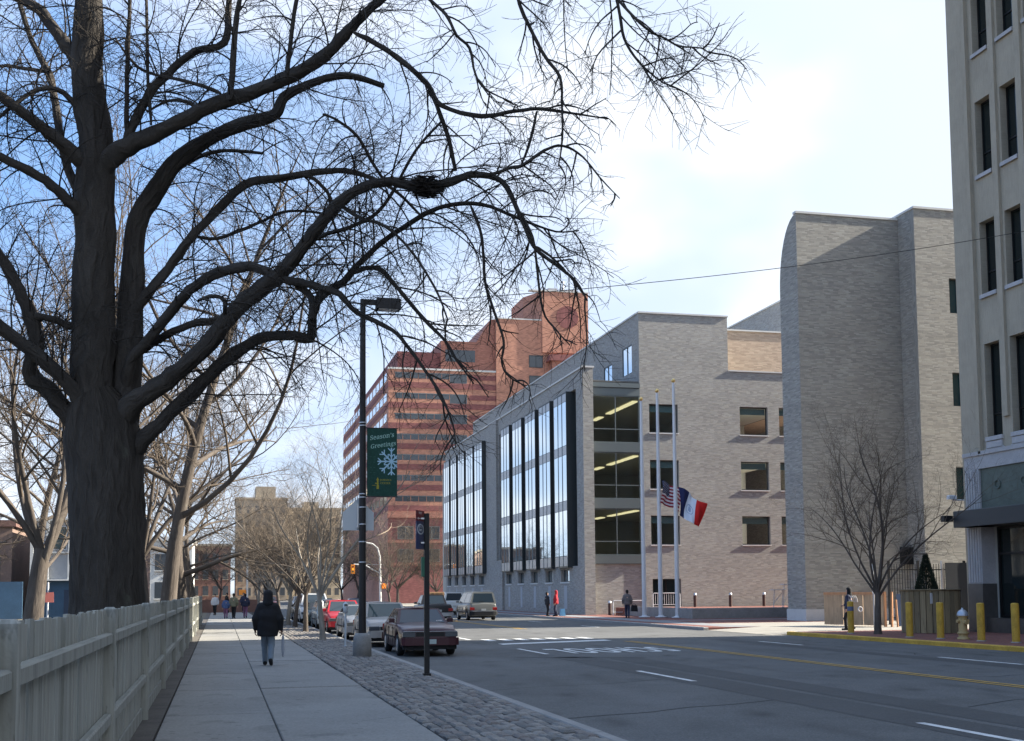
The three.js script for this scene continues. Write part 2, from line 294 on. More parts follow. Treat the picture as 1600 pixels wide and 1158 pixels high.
// ---------------------------------------------------------------- naming, parenting
const taken = new Map();
function numbered(name) { const n = taken.get(name) ?? 0; taken.set(name, n + 1); return n ? name + '_' + String(n).padStart(3, '0') : name; }
const baseOf = new WeakMap();
function meshOf(name, g, m, base) { const o = new THREE.Mesh(g instanceof GB ? g.geo(base) : g, m); o.name = name; o.castShadow = o.receiveShadow = true; return o; }
function thing(name, label, category, [L, y, Z] = [0, 0, 0], group) {
  const o = new THREE.Group(); o.name = numbered(name); o.position.set(L, y, -Z); o.userData = { label, category }; if (group) o.userData.group = group;
  baseOf.set(o, o.position.clone()); scene.add(o); return o;
}
function part(name, g, m, parent, extra) { const b = baseOf.get(parent), o = meshOf(name, g, m, b); if (b) baseOf.set(o, b); if (extra) Object.assign(o.userData, extra); parent.add(o); return o; }
function single(name, g, m, label, category, group) { const o = meshOf(numbered(name), g, m); o.userData = { label, category }; if (group) o.userData.group = group; scene.add(o); return o; }
function struct(name, g, m, parent) { const o = meshOf(parent ? name : numbered(name), g, m); if (!parent) o.userData.kind = 'structure'; (parent || scene).add(o); return o; }
function dup(root, [L, y, Z], turn, label, scale = 1) { const r = root.clone(); r.name = numbered(root.name.replace(/_\d{3}$/, '')); r.userData = { ...root.userData, label }; r.position.set(L, y, -Z); r.rotation.y = turn; r.scale.multiplyScalar(scale); scene.add(r); return r; }
// ================================================================ ground, road, pavements
const sheet = (L0, L1, Z0, Z1, y) => new GB().quad([L0, y, -Z0], [L1, y, -Z0], [L1, y, -Z1], [L0, y, -Z1]);
const strip = (pts, w, y) => {                                   // a thin painted or cracked line on the road, pts [L, Z]
  const g = new GB();
  for (let k = 0; k < pts.length - 1; k++) { const [a, b] = [pts[k], pts[k + 1]], dx = b[0] - a[0], dz = b[1] - a[1], l = Math.hypot(dx, dz), nx = -dz / l * w / 2, nz = dx / l * w / 2; g.quad([a[0] + nx, y, -(a[1] + nz)], [a[0] - nx, y, -(a[1] - nz)], [b[0] - nx, y, -(b[1] - nz)], [b[0] + nx, y, -(b[1] + nz)]); }
  return g;
};
struct('ground', sheet(-2500, 2500, -600, 4500, -0.30), M.farGround);
const RY = -0.13;
// carriageway: a grid whose tone carries old patches, wheel tracks and drip lines of the surfacing itself
const road = (() => {
  const g = new THREE.PlaneGeometry(17.9, 460, 60, 900); g.rotateX(-Math.PI / 2); g.translate(13.45, RY, -190);
  const p = g.attributes.position, col = new Float32Array(p.count * 3), uv = g.attributes.uv;
  for (let k = 0; k < p.count; k++) {
    const x = p.getX(k), z = p.getZ(k); uv.setXY(k, x, z);
    const lane = Math.sin((x - 9.3) * 2 * Math.PI / 2.45), n = noise3.noise(x * 0.35, 3, z * 0.22) * 0.5 + noise3.noise(x * 1.1, 9, z * 0.5) * 0.4 + noise3.noise(x * 2.4, 2, z * 0.07) * 0.55;
    const drip = Math.max(0, noise3.noise(x * 1.6, 7, z * 0.9) - 0.32) * 1.6, t = 1 + 0.26 * n + 0.05 * lane * (0.5 + noise3.noise(x, 1, z * 0.05)) - drip;
    col[3 * k] = t; col[3 * k + 1] = t; col[3 * k + 2] = t * (1 + 0.03 * n);
  }
  g.setAttribute('color', new THREE.BufferAttribute(col, 3)); M.asphalt.vertexColors = true; return struct('road', g, M.asphalt);
})();
for (const [a, b, c, d, m] of [[12.2, 13.9, 24.0, 28.6, 1], [19.2, 21.2, 20.5, 25.5, 1]]) struct('asphalt_patch', sheet(a, b, c, d, RY + 0.003), std(null, 0.9, { map: m ? asphaltT : patchT, bumpMap: asphaltB, bumpScale: 0.005, color: 0xffffff }), road);
{ const r = RNG(88); for (let k = 0; k < 9; k++) { let L = 5 + r() * 16, Z = 12 + r() * 22; const pts = [[L, Z]]; const a = r() * 3.1; for (let q = 0; q < 6; q++) { L += Math.cos(a) * 0.5 + (r() - 0.5) * 0.5; Z += Math.sin(a) * 0.7 + (r() - 0.5) * 0.5; if (L > 4.8 && L < 22) pts.push([L, Z]); } if (pts.length > 2) struct('crack', strip(pts, 0.018 + 0.014 * r(), RY + 0.005), M.crack, road); } }
for (const [a, b, c, d] of [[8.95, 10.0, -4, 31.8], [10.22, 11.1, -4, 30.6], [17.6, 18.3, -4, 41]]) struct('trench_patch', sheet(a, b, c, d, RY + 0.004), M.patch, road);
struct('trench_patch', new GB().quad([8.0, RY + 0.004, -31.82], [11.3, RY + 0.004, -30.62], [11.3, RY + 0.004, -31.1], [8.0, RY + 0.004, -32.4]), M.patch, road);
struct('crack', strip([[4.6, 16.4], [5.4, 16.75], [6.3, 17.0], [7.1, 17.5], [8.0, 17.75], [8.9, 18.2]], 0.035, RY + 0.004), M.crack, road);
struct('crack', strip([[11.2, 16.2], [12.6, 17.0], [13.4, 17.1], [14.1, 17.6]], 0.03, RY + 0.004), M.crack, road);
struct('crack', strip([[4.7, 21.5], [6.0, 22.2], [7.4, 22.4], [8.9, 23.2]], 0.025, RY + 0.004), M.crack, road);
for (const [a, b] of [[11.2, 14.5], [22.4, 25.7], [33.4, 36.9], [44.4, 47.6], [55.5, 58.7], [66.5, 69.7], [88, 91], [99, 102]]) struct('lane_dash', sheet(9.2, 9.34, a, b, RY + 0.008), M.roadWhite, road);
for (const [a, b] of [[13.2, 16.4], [24.6, 28.0], [35.6, 38.8], [57, 60], [68, 71]]) struct('lane_dash', sheet(18.46, 18.6, a, b, RY + 0.008), M.roadWhite, road);
for (const L of [14.22, 14.46]) for (const [a, b] of [[2, 41], [56, 140]]) struct('centre_line', sheet(L, L + 0.11, a, b, RY + 0.008), M.roadYellow, road);
struct('stop_line', new GB().quad([9.5, RY + 0.008, -39.9], [14.0, RY + 0.008, -41.6], [14.0, RY + 0.008, -42.5], [9.5, RY + 0.008, -40.7]), M.roadWhite, road);
for (let k = 0; k < 7; k++) struct('crossing_bar', sheet(9.7 + k * 0.66, 10.02 + k * 0.66, 43.0 + k * 0.1, 44.6 + k * 0.1, RY + 0.008), M.roadWhite, road);

// left pavement: slabs laid over a dark bed, gutter of dirty brick along the fence
const pave = struct('pavement', new GB().box(-1.05, 2.56, -0.35, -0.06, -30, 240), M.joint);
struct('gutter_strip', B(-1.04, -0.75, -0.058, -0.012, -30, 240), M.gutter, pave);
{
  const r = RNG(5);
  for (let k = -3; k < 24; k++) for (const [a, b] of [[-0.725, 0.725], [0.737, 2.535]]) {
    const z = 4.3 + k * 4.4, dy = (r() - 0.5) * 0.026; const m = M.slab[Math.floor(r() * 3)];
    struct('slab', new GB().cham(a, b, -0.06, dy, z + 0.03, z + 4.4 - 0.03, 0.012), m, pave);
  }
  struct('slab', new GB().cham(-0.725, 2.535, -0.021, 0, 109.95, 239, 0.008), M.slab[1], pave);
}
{ const r = RNG(44); for (let k = 0; k < 6; k++) { let L = -0.4 + r() * 2.6, Z = 13.5 + r() * 14; const pts = [[L, Z]], a = r() * 6.28; for (let q = 0; q < 5; q++) { L += Math.cos(a) * 0.28 + (r() - 0.5) * 0.22; Z += Math.sin(a) * 0.4 + (r() - 0.5) * 0.25; if (L > -0.6 && L < 2.4) pts.push([L, Z]); } if (pts.length > 2) struct('crack', strip(pts, 0.012, 0.017), M.crack, pave); } }
// strip of granite setts along the kerb
const setts = struct('cobble_strip', new GB().box(2.57, 4.36, -0.35, -0.045, -30, 240), M.joint);
{
  const r = RNG(15), variants = [];
  for (let v = 0; v < 8; v++) {                                   // rounded, uneven stones
    const g = new GB(), w = 0.068 + 0.012 * r(), l = 0.125 + 0.022 * r(), j = () => (r() - 0.5) * 0.026, top = [[-w * 0.62, -l * 0.78], [w * 0.62, -l * 0.78], [w * 0.62, l * 0.78], [-w * 0.62, l * 0.78]].map(([a, b]) => [a + j(), 0.008 + j() * 0.35, b + j()]);
    const mid = [[-w, -l], [w, -l], [w, l], [-w, l]].map(([a, b], k) => [a + j() * 0.6, -0.014, b + j() * 0.6]), low = mid.map((q) => [q[0], -0.05, q[2]]);
    for (let k = 0; k < 4; k++) { const n = (k + 1) % 4; g.quad(low[n], low[k], mid[k], mid[n]); g.quad(mid[n], mid[k], top[k], top[n]); }
    const c = [0, 0.014, 0]; for (let k = 0; k < 4; k++) g.tri(top[(k + 1) % 4], top[k], c);
    variants.push(g.geo());
  }
  const rest = [[], [], [], []]; let n = 0;
  for (let row = 0; row < 175; row++) {
    const z = 11.2 + row * 0.298;
    for (let c = 0; c < 11; c++) {
      const L = 2.665 + c * 0.1605 + (r() - 0.5) * 0.015, zz = z + (c % 2 ? 0.14 : 0) + (r() - 0.5) * 0.05, y = (r() - 0.5) * 0.028, t = (r() - 0.5) * 0.2, v = Math.floor(r() * 8), k = Math.floor(r() * 4);
      if (zz > 12.3 && n < 300) { const o = meshOf('cobble', variants[v], M.granite[k]); o.position.set(L, y, -zz); o.rotation.y = t; setts.add(o); n++; }
      else { const m = new THREE.Matrix4().makeRotationY(t).setPosition(L, y, -zz); rest[k].push(variants[v].clone().applyMatrix4(m)); }
    }
  }
  rest.forEach((g, k) => { const o = meshOf('cobbles_beyond', mergeGeometries(g), M.granite[k]); o.userData.kind = 'stuff'; setts.add(o); });
}
const kerb = struct('kerb', B(4.375, 4.52, -0.40, -0.06, -30, 240), M.joint);
for (let k = 0; k < 56; k++) struct('kerb_stone', new GB().cham(4.365, 4.54 + (R0() - 0.5) * 0.012, -0.14, 0.006 + (R0() - 0.5) * 0.008, -6 + k * 2.2, -6 + k * 2.2 + 2.19, 0.018), M.kerb, kerb);
// yard behind the fence
struct('yard', sheet(-160, -1.06, -40, 260, -0.06), M.dirt);

// right-hand pavements
const rpave = struct('pavement_right', B(22.36, 60, -0.5, 0.0, -40, 43.6), M.paver);
struct('kerb_right', B(22.16, 22.355, -0.5, 0.012, -40, 21), M.kerb);
const yk = struct('kerb_yellow', B(22.18, 22.35, -0.5, -0.02, 21, 43.8), M.joint);
for (let k = 0; k < 10; k++) struct('kerb_stone', new GB().cham(22.14, 22.358, -0.14, 0.014 + (R0() - 0.5) * 0.008, 21.02 + k * 2.28, 21.02 + k * 2.28 + 2.27, 0.025), M.yellowPaint, yk);
const apron = struct('driveway', new GB().quad([21.5, RY + 0.01, -43.85], [24.2, 0.004, -43.85], [24.2, 0.004, -50.4], [21.5, RY + 0.01, -50.4]).quad([24.2, 0.004, -43.6], [60, 0.004, -43.6], [60, 0.004, -56.3], [24.2, 0.004, -56.3]).quad([21.5, -0.5, -43.85], [24.2, -0.5, -43.85], [24.2, 0.004, -43.85], [21.5, RY + 0.01, -43.85]), M.apron);
struct('kerb_plaza', new GB().cham(21.35, 21.6, -0.5, 0.012, 50.4, 140, 0.03), M.kerb);
const plaza = struct('plaza', B(21.602, 70, -0.5, 0.0, 50.42, 140), M.paver);
struct('paving_band', sheet(22.6, 24.2, 50.5, 139, 0.004), M.greyPaver, plaza);
struct('paving_band', sheet(24.2, 34, 62.2, 63.6, 0.004), M.greyPaver, plaza);
const terr = struct('terrace', B(27.4, 62, -0.4, 0.50, 66.3, 80.4), M.paver);
struct('pavement_far', B(22.4, 90, -0.5, 0.0, 146, 420), M.apron);
struct('pavement_far', B(-40, 4.3, -0.5, 0.002, 241, 420), M.apron);

// ================================================================ picket fence along the pavement
function fence(Z0, Z1, label) {
  const f = thing('board_fence', label, 'fence', [-1.06, 0, Z0], 'board fences along the pavement'), r = RNG(Math.round(Z0 * 7)), geos = [0.166, 0.171, 0.161].map((w) => B(-0.0, 0.028, 0, 1.52, 0, w).geo());
  for (let z = Z0 + 0.02; z < Z1 - 0.15; z += 0.19) {
    const o = meshOf('board', geos[Math.floor(r() * 3)], M.fence[Math.floor(r() * 3)]);
    o.position.set((r() - 0.5) * 0.008, 0.035 + (r() - 0.5) * 0.025, -(z - Z0) + (r() - 0.5) * 0.008); o.rotation.x = (r() - 0.5) * 0.02; o.rotation.z = (r() - 0.5) * 0.012; o.rotation.y = (r() - 0.5) * 0.05; f.add(o);
  }
  for (const [y0, y1, d] of [[1.255, 1.35, 0.075], [0.515, 0.61, 0.075]]) for (let z = Z0; z < Z1 - 0.2; z += 5.5) part('rail', new GB().cham(-1.028, -1.028 + d, y0, y1, z + 0.064, Math.min(z + 5.5, Z1) - 0.064, 0.015), M.fence[1], f);
  for (let z = Z0; z <= Z1 + 0.1; z += 5.5) part('post', new GB().cham(-1.045, -0.935, -0.02, 1.585, z - 0.06, z + 0.06, 0.02), M.fence[0], f);
  for (let z = Z0; z < Z1 - 0.2; z += 5.5) part('base_board', B(-1.028, -1.006, -0.015, 0.16, z + 0.064, Math.min(z + 5.5, Z1) - 0.064), M.fence[1], f);
}
fence(0.65, 50.15, 'long weathered grey board fence with two rails, running from the foreground');
fence(52.0, 68.5, 'short far run of board fence in sunlight beyond the gap');

// ================================================================ street things on the near pavement
{ // lamp post with banner
  const L = 3.72, Z = 31.9, t = thing('street_lamp', 'tall dark street lamp post with a green holiday banner and concrete foot', 'street lamp', [L, 0, Z]);
  part('foot', new GB().lathe([[0.0, 0], [0.25, 0], [0.245, 0.45], [0.215, 0.56], [0.17, 0.62], [0, 0.63]], [L, 0, -Z], 8), M.kerb, t);
  part('pole', new GB().lathe([[0.105, 0.6], [0.10, 1.2], [0.09, 5], [0.075, 9.7], [0, 9.72]], [L, 0, -Z], 8), M.darkPole, t);
  const arm = part('arm', B(L - 0.06, L + 0.42, 9.56, 9.70, Z - 0.05, Z + 0.05), M.darkPole, t);
  const head = part('lamp_head', new GB().cham(L + 0.36, L + 1.02, 9.44, 9.74, Z - 0.2, Z + 0.2, 0.03), M.darkPole, t); part('lens', B(L + 0.42, L + 0.96, 9.425, 9.438, Z - 0.16, Z + 0.16), M.whiteMetal, head);
  for (const y of [6.2, 6.28, 4.34, 4.25, 3.98, 3.52, 3.05, 2.5]) part('strap', new GB().lathe([[0.098, y], [0.104, y + 0.005], [0.104, y + 0.024], [0.098, y + 0.03]], [L, 0, -Z], 10), M.steel, t);
  const c = document.createElement('canvas'); c.width = 512; c.height = 1152; const x = c.getContext('2d');
  x.fillStyle = '#0d3f33'; x.fillRect(0, 0, 512, 1152);
  const rr = RNG(9); for (let k = 0; k < 900; k++) { x.fillStyle = rr() > 0.5 ? 'rgba(255,255,255,0.03)' : 'rgba(0,0,0,0.05)'; x.fillRect(rr() * 512, rr() * 1152, 6 + 30 * rr(), 4 + 40 * rr()); }
  x.save(); x.translate(48, 200); x.rotate(-0.16); x.fillStyle = '#a9cdbf'; x.font = 'italic 104px serif'; x.fillText('Season\u2019s', 0, 0); x.restore();
  x.save(); x.translate(60, 345); x.rotate(-0.16); x.fillStyle = '#a9cdbf'; x.font = 'italic 96px serif'; x.fillText('Greetings', 0, 0); x.restore();
  x.strokeStyle = '#a4c6d6'; x.lineCap = 'round'; x.save(); x.translate(415, 560);
  for (let k = 0; k < 8; k++) { x.save(); x.rotate(k * Math.PI / 4); x.lineWidth = 24; x.beginPath(); x.moveTo(0, 0); x.lineTo(0, -225); x.stroke(); x.lineWidth = 18; for (const [d, l] of [[-80, 42], [-170, 52]]) { x.beginPath(); x.moveTo(-l, d - l); x.lineTo(0, d); x.lineTo(l, d - l); x.stroke(); } x.restore(); }
  x.restore();
  x.fillStyle = '#9c8f2c'; x.fillRect(172, 860, 26, 170); x.beginPath(); x.moveTo(160, 880); x.lineTo(185, 830); x.lineTo(210, 880); x.fill(); x.fillRect(140, 925, 60, 18); x.fillRect(90, 965, 60, 8); x.fillRect(166, 960, 40, 70);
  x.font = 'bold 42px serif'; x.fillText('JAMAICA', 222, 890); x.fillText('CENTER', 226, 945);
  x.fillStyle = 'rgba(170,200,180,0.25)'; for (let k = 0; k < 8; k++) x.fillRect(50 + (k % 2) * 60, 480 + Math.floor(k / 2) * 90, 34, 7);
  const bt = new THREE.CanvasTexture(c); bt.colorSpace = THREE.SRGBColorSpace; bt.anisotropy = 8;
  const g = new THREE.PlaneGeometry(0.82, 1.84, 6, 12), pa = g.attributes.position; for (let k = 0; k < pa.count; k++) pa.setZ(k, 0.02 * Math.sin(pa.getX(k) * 5 + pa.getY(k) * 1.7));
  const ban = meshOf('banner', g, std(null, 0.75, { map: bt })); ban.userData.label = 'green banner with snowflake and greeting'; ban.position.set(4.245 - L, 5.225, 0.01); t.add(ban);
  for (const y of [6.16, 4.29]) part('banner_rod', new GB().rod([L, y, -Z], [L + 0.96, y, -Z], 0.014), M.darkPole, t);
  // sign seen from behind
  const pent = [[-0.42, -0.42], [0.42, -0.42], [0.42, 0.06], [0, 0.46], [-0.42, 0.06]].map(([a, b]) => [L - 0.1 + a, 3.80 + b]);
  const sb = part('sign_back', new GB().prism(pent, 'z', Z + 0.135, Z + 0.142), M.signBack, t); part('bracket', B(L - 0.14, L - 0.06, 3.45, 4.1, Z + 0.08, Z + 0.133), M.steel, sb);
}
{ // bus stop pole
  const L = 4.13, Z = 24.1, t = thing('bus_stop_pole', 'dark square kerbside pole carrying red and blue bus stop panels', 'sign pole', [L, 0, Z]);
  part('pole', B(L - 0.05, L + 0.05, 0, 3.32, Z - 0.05, Z + 0.05), M.blackMetal, t);
  part('collar', B(L - 0.075, L + 0.075, 0, 0.05, Z - 0.075, Z + 0.075), M.blackMetal, t);
  const c = document.createElement('canvas'); c.width = 256; c.height = 768; const x = c.getContext('2d');
  x.fillStyle = '#6e2024'; x.fillRect(0, 0, 256, 210); x.fillStyle = '#cfc6c2'; x.font = 'bold 64px sans-serif'; x.textAlign = 'center'; x.fillText('NO', 128, 72);
  x.fillRect(40, 150, 150, 18); x.beginPath(); x.moveTo(30, 159); x.lineTo(80, 128); x.lineTo(80, 190); x.fill();
  x.fillStyle = '#3a4468'; x.fillRect(0, 210, 256, 558); x.strokeStyle = '#c6cbd0'; x.lineWidth = 30; x.beginPath(); x.arc(136, 370, 92, 0, 7); x.stroke();
  x.fillStyle = '#c6cbd0'; x.fillRect(92, 318, 92, 90); x.fillStyle = '#2c3350'; x.fillRect(104, 332, 68, 34); x.fillRect(100, 384, 20, 12); x.fillRect(156, 384, 20, 12);
  const st = new THREE.CanvasTexture(c); st.colorSpace = THREE.SRGBColorSpace;
  const g = new THREE.BoxGeometry(0.44, 0.80, 0.012); const m = std(null, 0.5, { map: st });
  const s = meshOf('sign_panel', g, m); s.position.set(-0.135, 2.98, 0.0); s.rotation.y = 1.02; t.add(s);
  part('clip', B(L - 0.12, L - 0.045, 3.2, 3.23, Z - 0.03, Z + 0.02), M.steel, t); part('clip', B(L - 0.12, L - 0.045, 2.7, 2.73, Z - 0.03, Z + 0.02), M.steel, t);
  part('schedule_holder', B(L - 0.11, L - 0.052, 2.02, 2.42, Z - 0.05, Z + 0.05), std([0.02, 0.12, 0.07], 0.5), t);
}
function meter(L, Z, label) {
  const t = thing('parking_meter', label, 'parking meter', [L, 0, Z], 'parking meters by the kerb'); part('post', new GB().lathe([[0.05, 0], [0.032, 0.03], [0.032, 1.05]], [L, 0, -Z], 8), M.signBack, t);
  const h = part('meter_head', new GB().lathe([[0, 1.04], [0.06, 1.05], [0.085, 1.15], [0.09, 1.27], [0.075, 1.36], [0, 1.42]], [L, 0, -Z], 12), M.signBack, t); part('window', B(L - 0.05, L + 0.05, 1.27, 1.34, Z - 0.085, Z - 0.068), M.darkGlass, h);
}
meter(3.92, 38.2, 'grey parking meter standing on the setts just past the lamp post'); meter(4.0, 48.5, 'grey parking meter at the kerb beyond the pale street tree');
// ================================================================ buildings
const rect = (a, b, c, d) => [[a, c], [b, c], [b, d], [a, d]];
function wall(poly, holes, at, thick, dir) {                     // dir 'z': poly in (L, y), outer face at Z = at, going back; dir 'x': poly in (Z, y), outer face at L = at, going right
  const s = new THREE.Shape(poly.map((q) => new THREE.Vector2(q[0], q[1])));
  for (const h of holes) s.holes.push(new THREE.Path(h.map((q) => new THREE.Vector2(q[0], q[1]))));
  const g = new THREE.ExtrudeGeometry(s, { depth: thick, bevelEnabled: false, steps: 1 });
  const p = g.attributes.position, n = g.attributes.normal;
  for (let k = 0; k < p.count; k++) {
    const [u, v, w, a, b, c] = [p.getX(k), p.getY(k), p.getZ(k), n.getX(k), n.getY(k), n.getZ(k)];
    if (dir === 'z') p.setXYZ(k, u, v, w - at - thick); else { p.setXYZ(k, at + w, v, -u); n.setXYZ(k, c, b, -a); }
  }
  return new GB().add(g);
}
function paneZ(L0, L1, y0, y1, Z, t = 0.012) { return B(L0, L1, y0, y1, Z, Z + t); }
function paneX(Z0, Z1, y0, y1, L, t = 0.012) { return B(L, L + t, y0, y1, Z0, Z1); }
function frameZ(L0, L1, y0, y1, Z, w, d, ms = [], rs = []) { const g = B(L0, L0 + w, y0, y1, Z, Z + d).box(L1 - w, L1, y0, y1, Z, Z + d).box(L0 + w, L1 - w, y0, y0 + w, Z, Z + d).box(L0 + w, L1 - w, y1 - w, y1, Z, Z + d); for (const m of ms) g.box(m - w / 2, m + w / 2, y0 + w, y1 - w, Z + 0.004, Z + d - 0.004); for (const r of rs) g.box(L0 + w, L1 - w, r - w / 2, r + w / 2, Z + 0.008, Z + d - 0.008); return g; }
function frameX(Z0, Z1, y0, y1, L, w, d, ms = [], rs = []) { const g = B(L, L + d, y0, y1, Z0, Z0 + w).box(L, L + d, y0, y1, Z1 - w, Z1).box(L, L + d, y0, y0 + w, Z0 + w, Z1 - w).box(L, L + d, y1 - w, y1, Z0 + w, Z1 - w); for (const m of ms) g.box(L + 0.004, L + d - 0.004, y0 + w, y1 - w, m - w / 2, m + w / 2); for (const r of rs) g.box(L + 0.008, L + d - 0.008, r - w / 2, r + w / 2, Z0 + w, Z1 - w); return g; }

{ // ---- tall limestone office building on the right: its shade covers the foreground
  const X = 29.5, H = 26.75, Z1 = 42.1, Z0 = -26, b = thing('office_building', 'tall buff limestone office building with narrow windows at the right edge', 'building', [X, 0, Z1]);
  const cols = []; for (let k = 0; k < 10; k++) cols.push([40.72 - 1.52 * k - 0.92, 40.72 - 1.52 * k]);
  const rows = [[7.45, 11.06], [13.0, 15.85], [17.72, 20.66], [22.6, 25.6]], holes = [];
  for (const [a, c] of cols) for (const [y0, y1] of rows) holes.push(rect(a, c, y0, y1));
  const za = 24.5;
  part('wall', wall(rect(za, Z1, 6.8, H), holes, X, 0.5, 'x'), M.limestone, b);
  part('core', B(X + 0.52, 54, 4.2, H - 0.02, Z0, Z1 - 0.02).box(X + 1.9, 54, 0, 4.18, Z0, Z1 - 0.02), M.plaster, b);
  part('wall', B(X, X + 0.5, 0, H, Z0, za - 0.004), M.limestone, b);
  part('end_wall', B(X + 0.002, 54.1, 0, H + 0.004, Z1 - 0.016, Z1 + 0.25), M.limestone, b);
  part('parapet', B(X - 0.15, 54.2, H + 0.004, H + 0.2, Z0, Z1 + 0.4), M.limestone, b);
  for (const [a, c] of cols) for (const [y0, y1] of rows) {
    const w = part('window', paneX(a, c, y0, y1, X + 0.34), M.darkGlass, b);
    part('frame', frameX(a, c, y0, y1, X + 0.29, 0.06, 0.045, [], [y0 + 0.9]), M.blackMetal, w); part('sill', new GB().cham(X - 0.09, X + 0.28, y0 - 0.16, y0, a - 0.04, c + 0.04, 0.02), M.paleStone, w);
  }
  cols.forEach(([a, c], k) => { part('pier', new GB().box(X - 0.11, X - 0.002, 8.1, H, a - 0.46, a - 0.14), M.limestone, b); });
  part('corner_moulding', B(X - 0.16, X - 0.002, 6.85, H, 40.98, 41.13).box(X - 0.08, X - 0.002, 6.85, H, 41.132, 41.3), M.limestone, b);
  // stone frieze, panel course, canopy and doorway
  part('frieze', B(X - 0.1, X + 0.5, 6.28, 6.796, za, Z1).box(X - 0.16, X + 0.5, 6.80, 6.95, za, Z1 + 0.05), M.paleStone, b);
  for (const [a, c] of cols) { part('frieze_panel', new GB().cham(X - 0.075, X - 0.004, 7.02, 7.26, a, c, 0.012).box(X - 0.04, X - 0.004, 6.956, 7.015, a - 0.1, c + 0.1), M.paleStone, b); }
  const gp = part('metal_panel', B(X - 0.02, X + 0.4, 4.69, 6.275, za, 41.2), M.greenPanel, b);
  for (let k = 0; k < 7; k++) { const ring = new THREE.TorusGeometry(0.16, 0.035, 6, 18); ring.rotateY(Math.PI / 2); ring.translate(X - 0.03, 5.6, -(40.2 - k * 1.52)); part('roundel', new GB().add(ring), M.greenPanel, gp); }
  part('canopy', new GB().cham(X - 0.75, X + 0.4, 4.04, 4.68, za, 42.0, 0.02), M.canopy, b);
  const pil = part('pilaster', B(X - 0.1, X + 0.5, 4.69, 6.275, 41.22, 42.09).box(X - 0.1, X + 0.5, 1.86, 4.03, 41.22, 42.09), M.paleStone, b);
  for (let k = 0; k < 5; k++) part('flute', B(X - 0.135, X - 0.102, 1.9, 4.0, 41.3 + k * 0.16, 41.39 + k * 0.16).box(X - 0.135, X - 0.102, 4.72, 6.2, 41.3 + k * 0.16, 41.39 + k * 0.16), M.paleStone, pil);
  part('plinth', B(X - 0.14, X + 0.5, 0.002, 1.858, 41.18, 42.11), M.darkGranite, b);
  part('step', B(X - 0.02, X + 0.9, 0.002, 0.55, za, 41.17), M.darkGranite, b);
  for (let k = 0; k < 9; k++) { const z = 39.25 - k * 1.78, d = part('door', paneX(z, z + 1.78, 0.56, 4.03, X + 0.55), M.darkGlass, b); part('frame', frameX(z, z + 1.78, 0.56, 4.03, X + 0.47, 0.09, 0.07, [], [3.0]), M.blackMetal, d); }
  part('wall', B(X + 0.5, X + 1.88, 0, 4.18, 41.04, 42.08), M.plaster, b);
  part('ceiling', B(X + 0.41, X + 1.88, 4.05, 4.17, za, 41.03), M.plaster, b);
  part('alcove_wall', B(X + 0.6, X + 1.88, 0.56, 4.03, za - 0.3, za), M.plaster, b); 
  b.position.x -= 0.95; b.position.z += 1.3;
  const c = thing('security_camera', 'small white security camera on a bracket at the corner of the tall building', 'camera', [X - 0.14, 5.25, 42.3]);
  part('bracket', new GB().rod([X - 0.1, 5.15, -42.2], [X - 0.55, 5.15, -42.3], 0.03), M.whiteMetal, c); part('housing', new GB().cham(X - 0.75, X - 0.42, 5.18, 5.34, 42.2, 42.4, 0.03), M.whiteMetal, c); part('cable', new GB().tube([[X - 0.5, 5.18, -42.3], [X - 0.42, 4.95, -42.3], [X - 0.14, 4.85, -42.25]], 0.012, 5), M.blackMetal, c);
  const f = thing('floodlight', 'dark box floodlight on the end of the canopy', 'floodlight', [X - 0.75, 4.3, 42.2]);
  part('housing', new GB().cham(X - 1.15, X - 0.76, 4.28, 4.52, 42.0, 42.25, 0.02), M.blackMetal, f); part('arm', B(X - 0.76, X - 0.6, 4.36, 4.42, 42.1, 42.2), M.blackMetal, f);
  for (const q of [c, f]) { q.position.x -= 0.95; q.position.z += 1.3; }
}

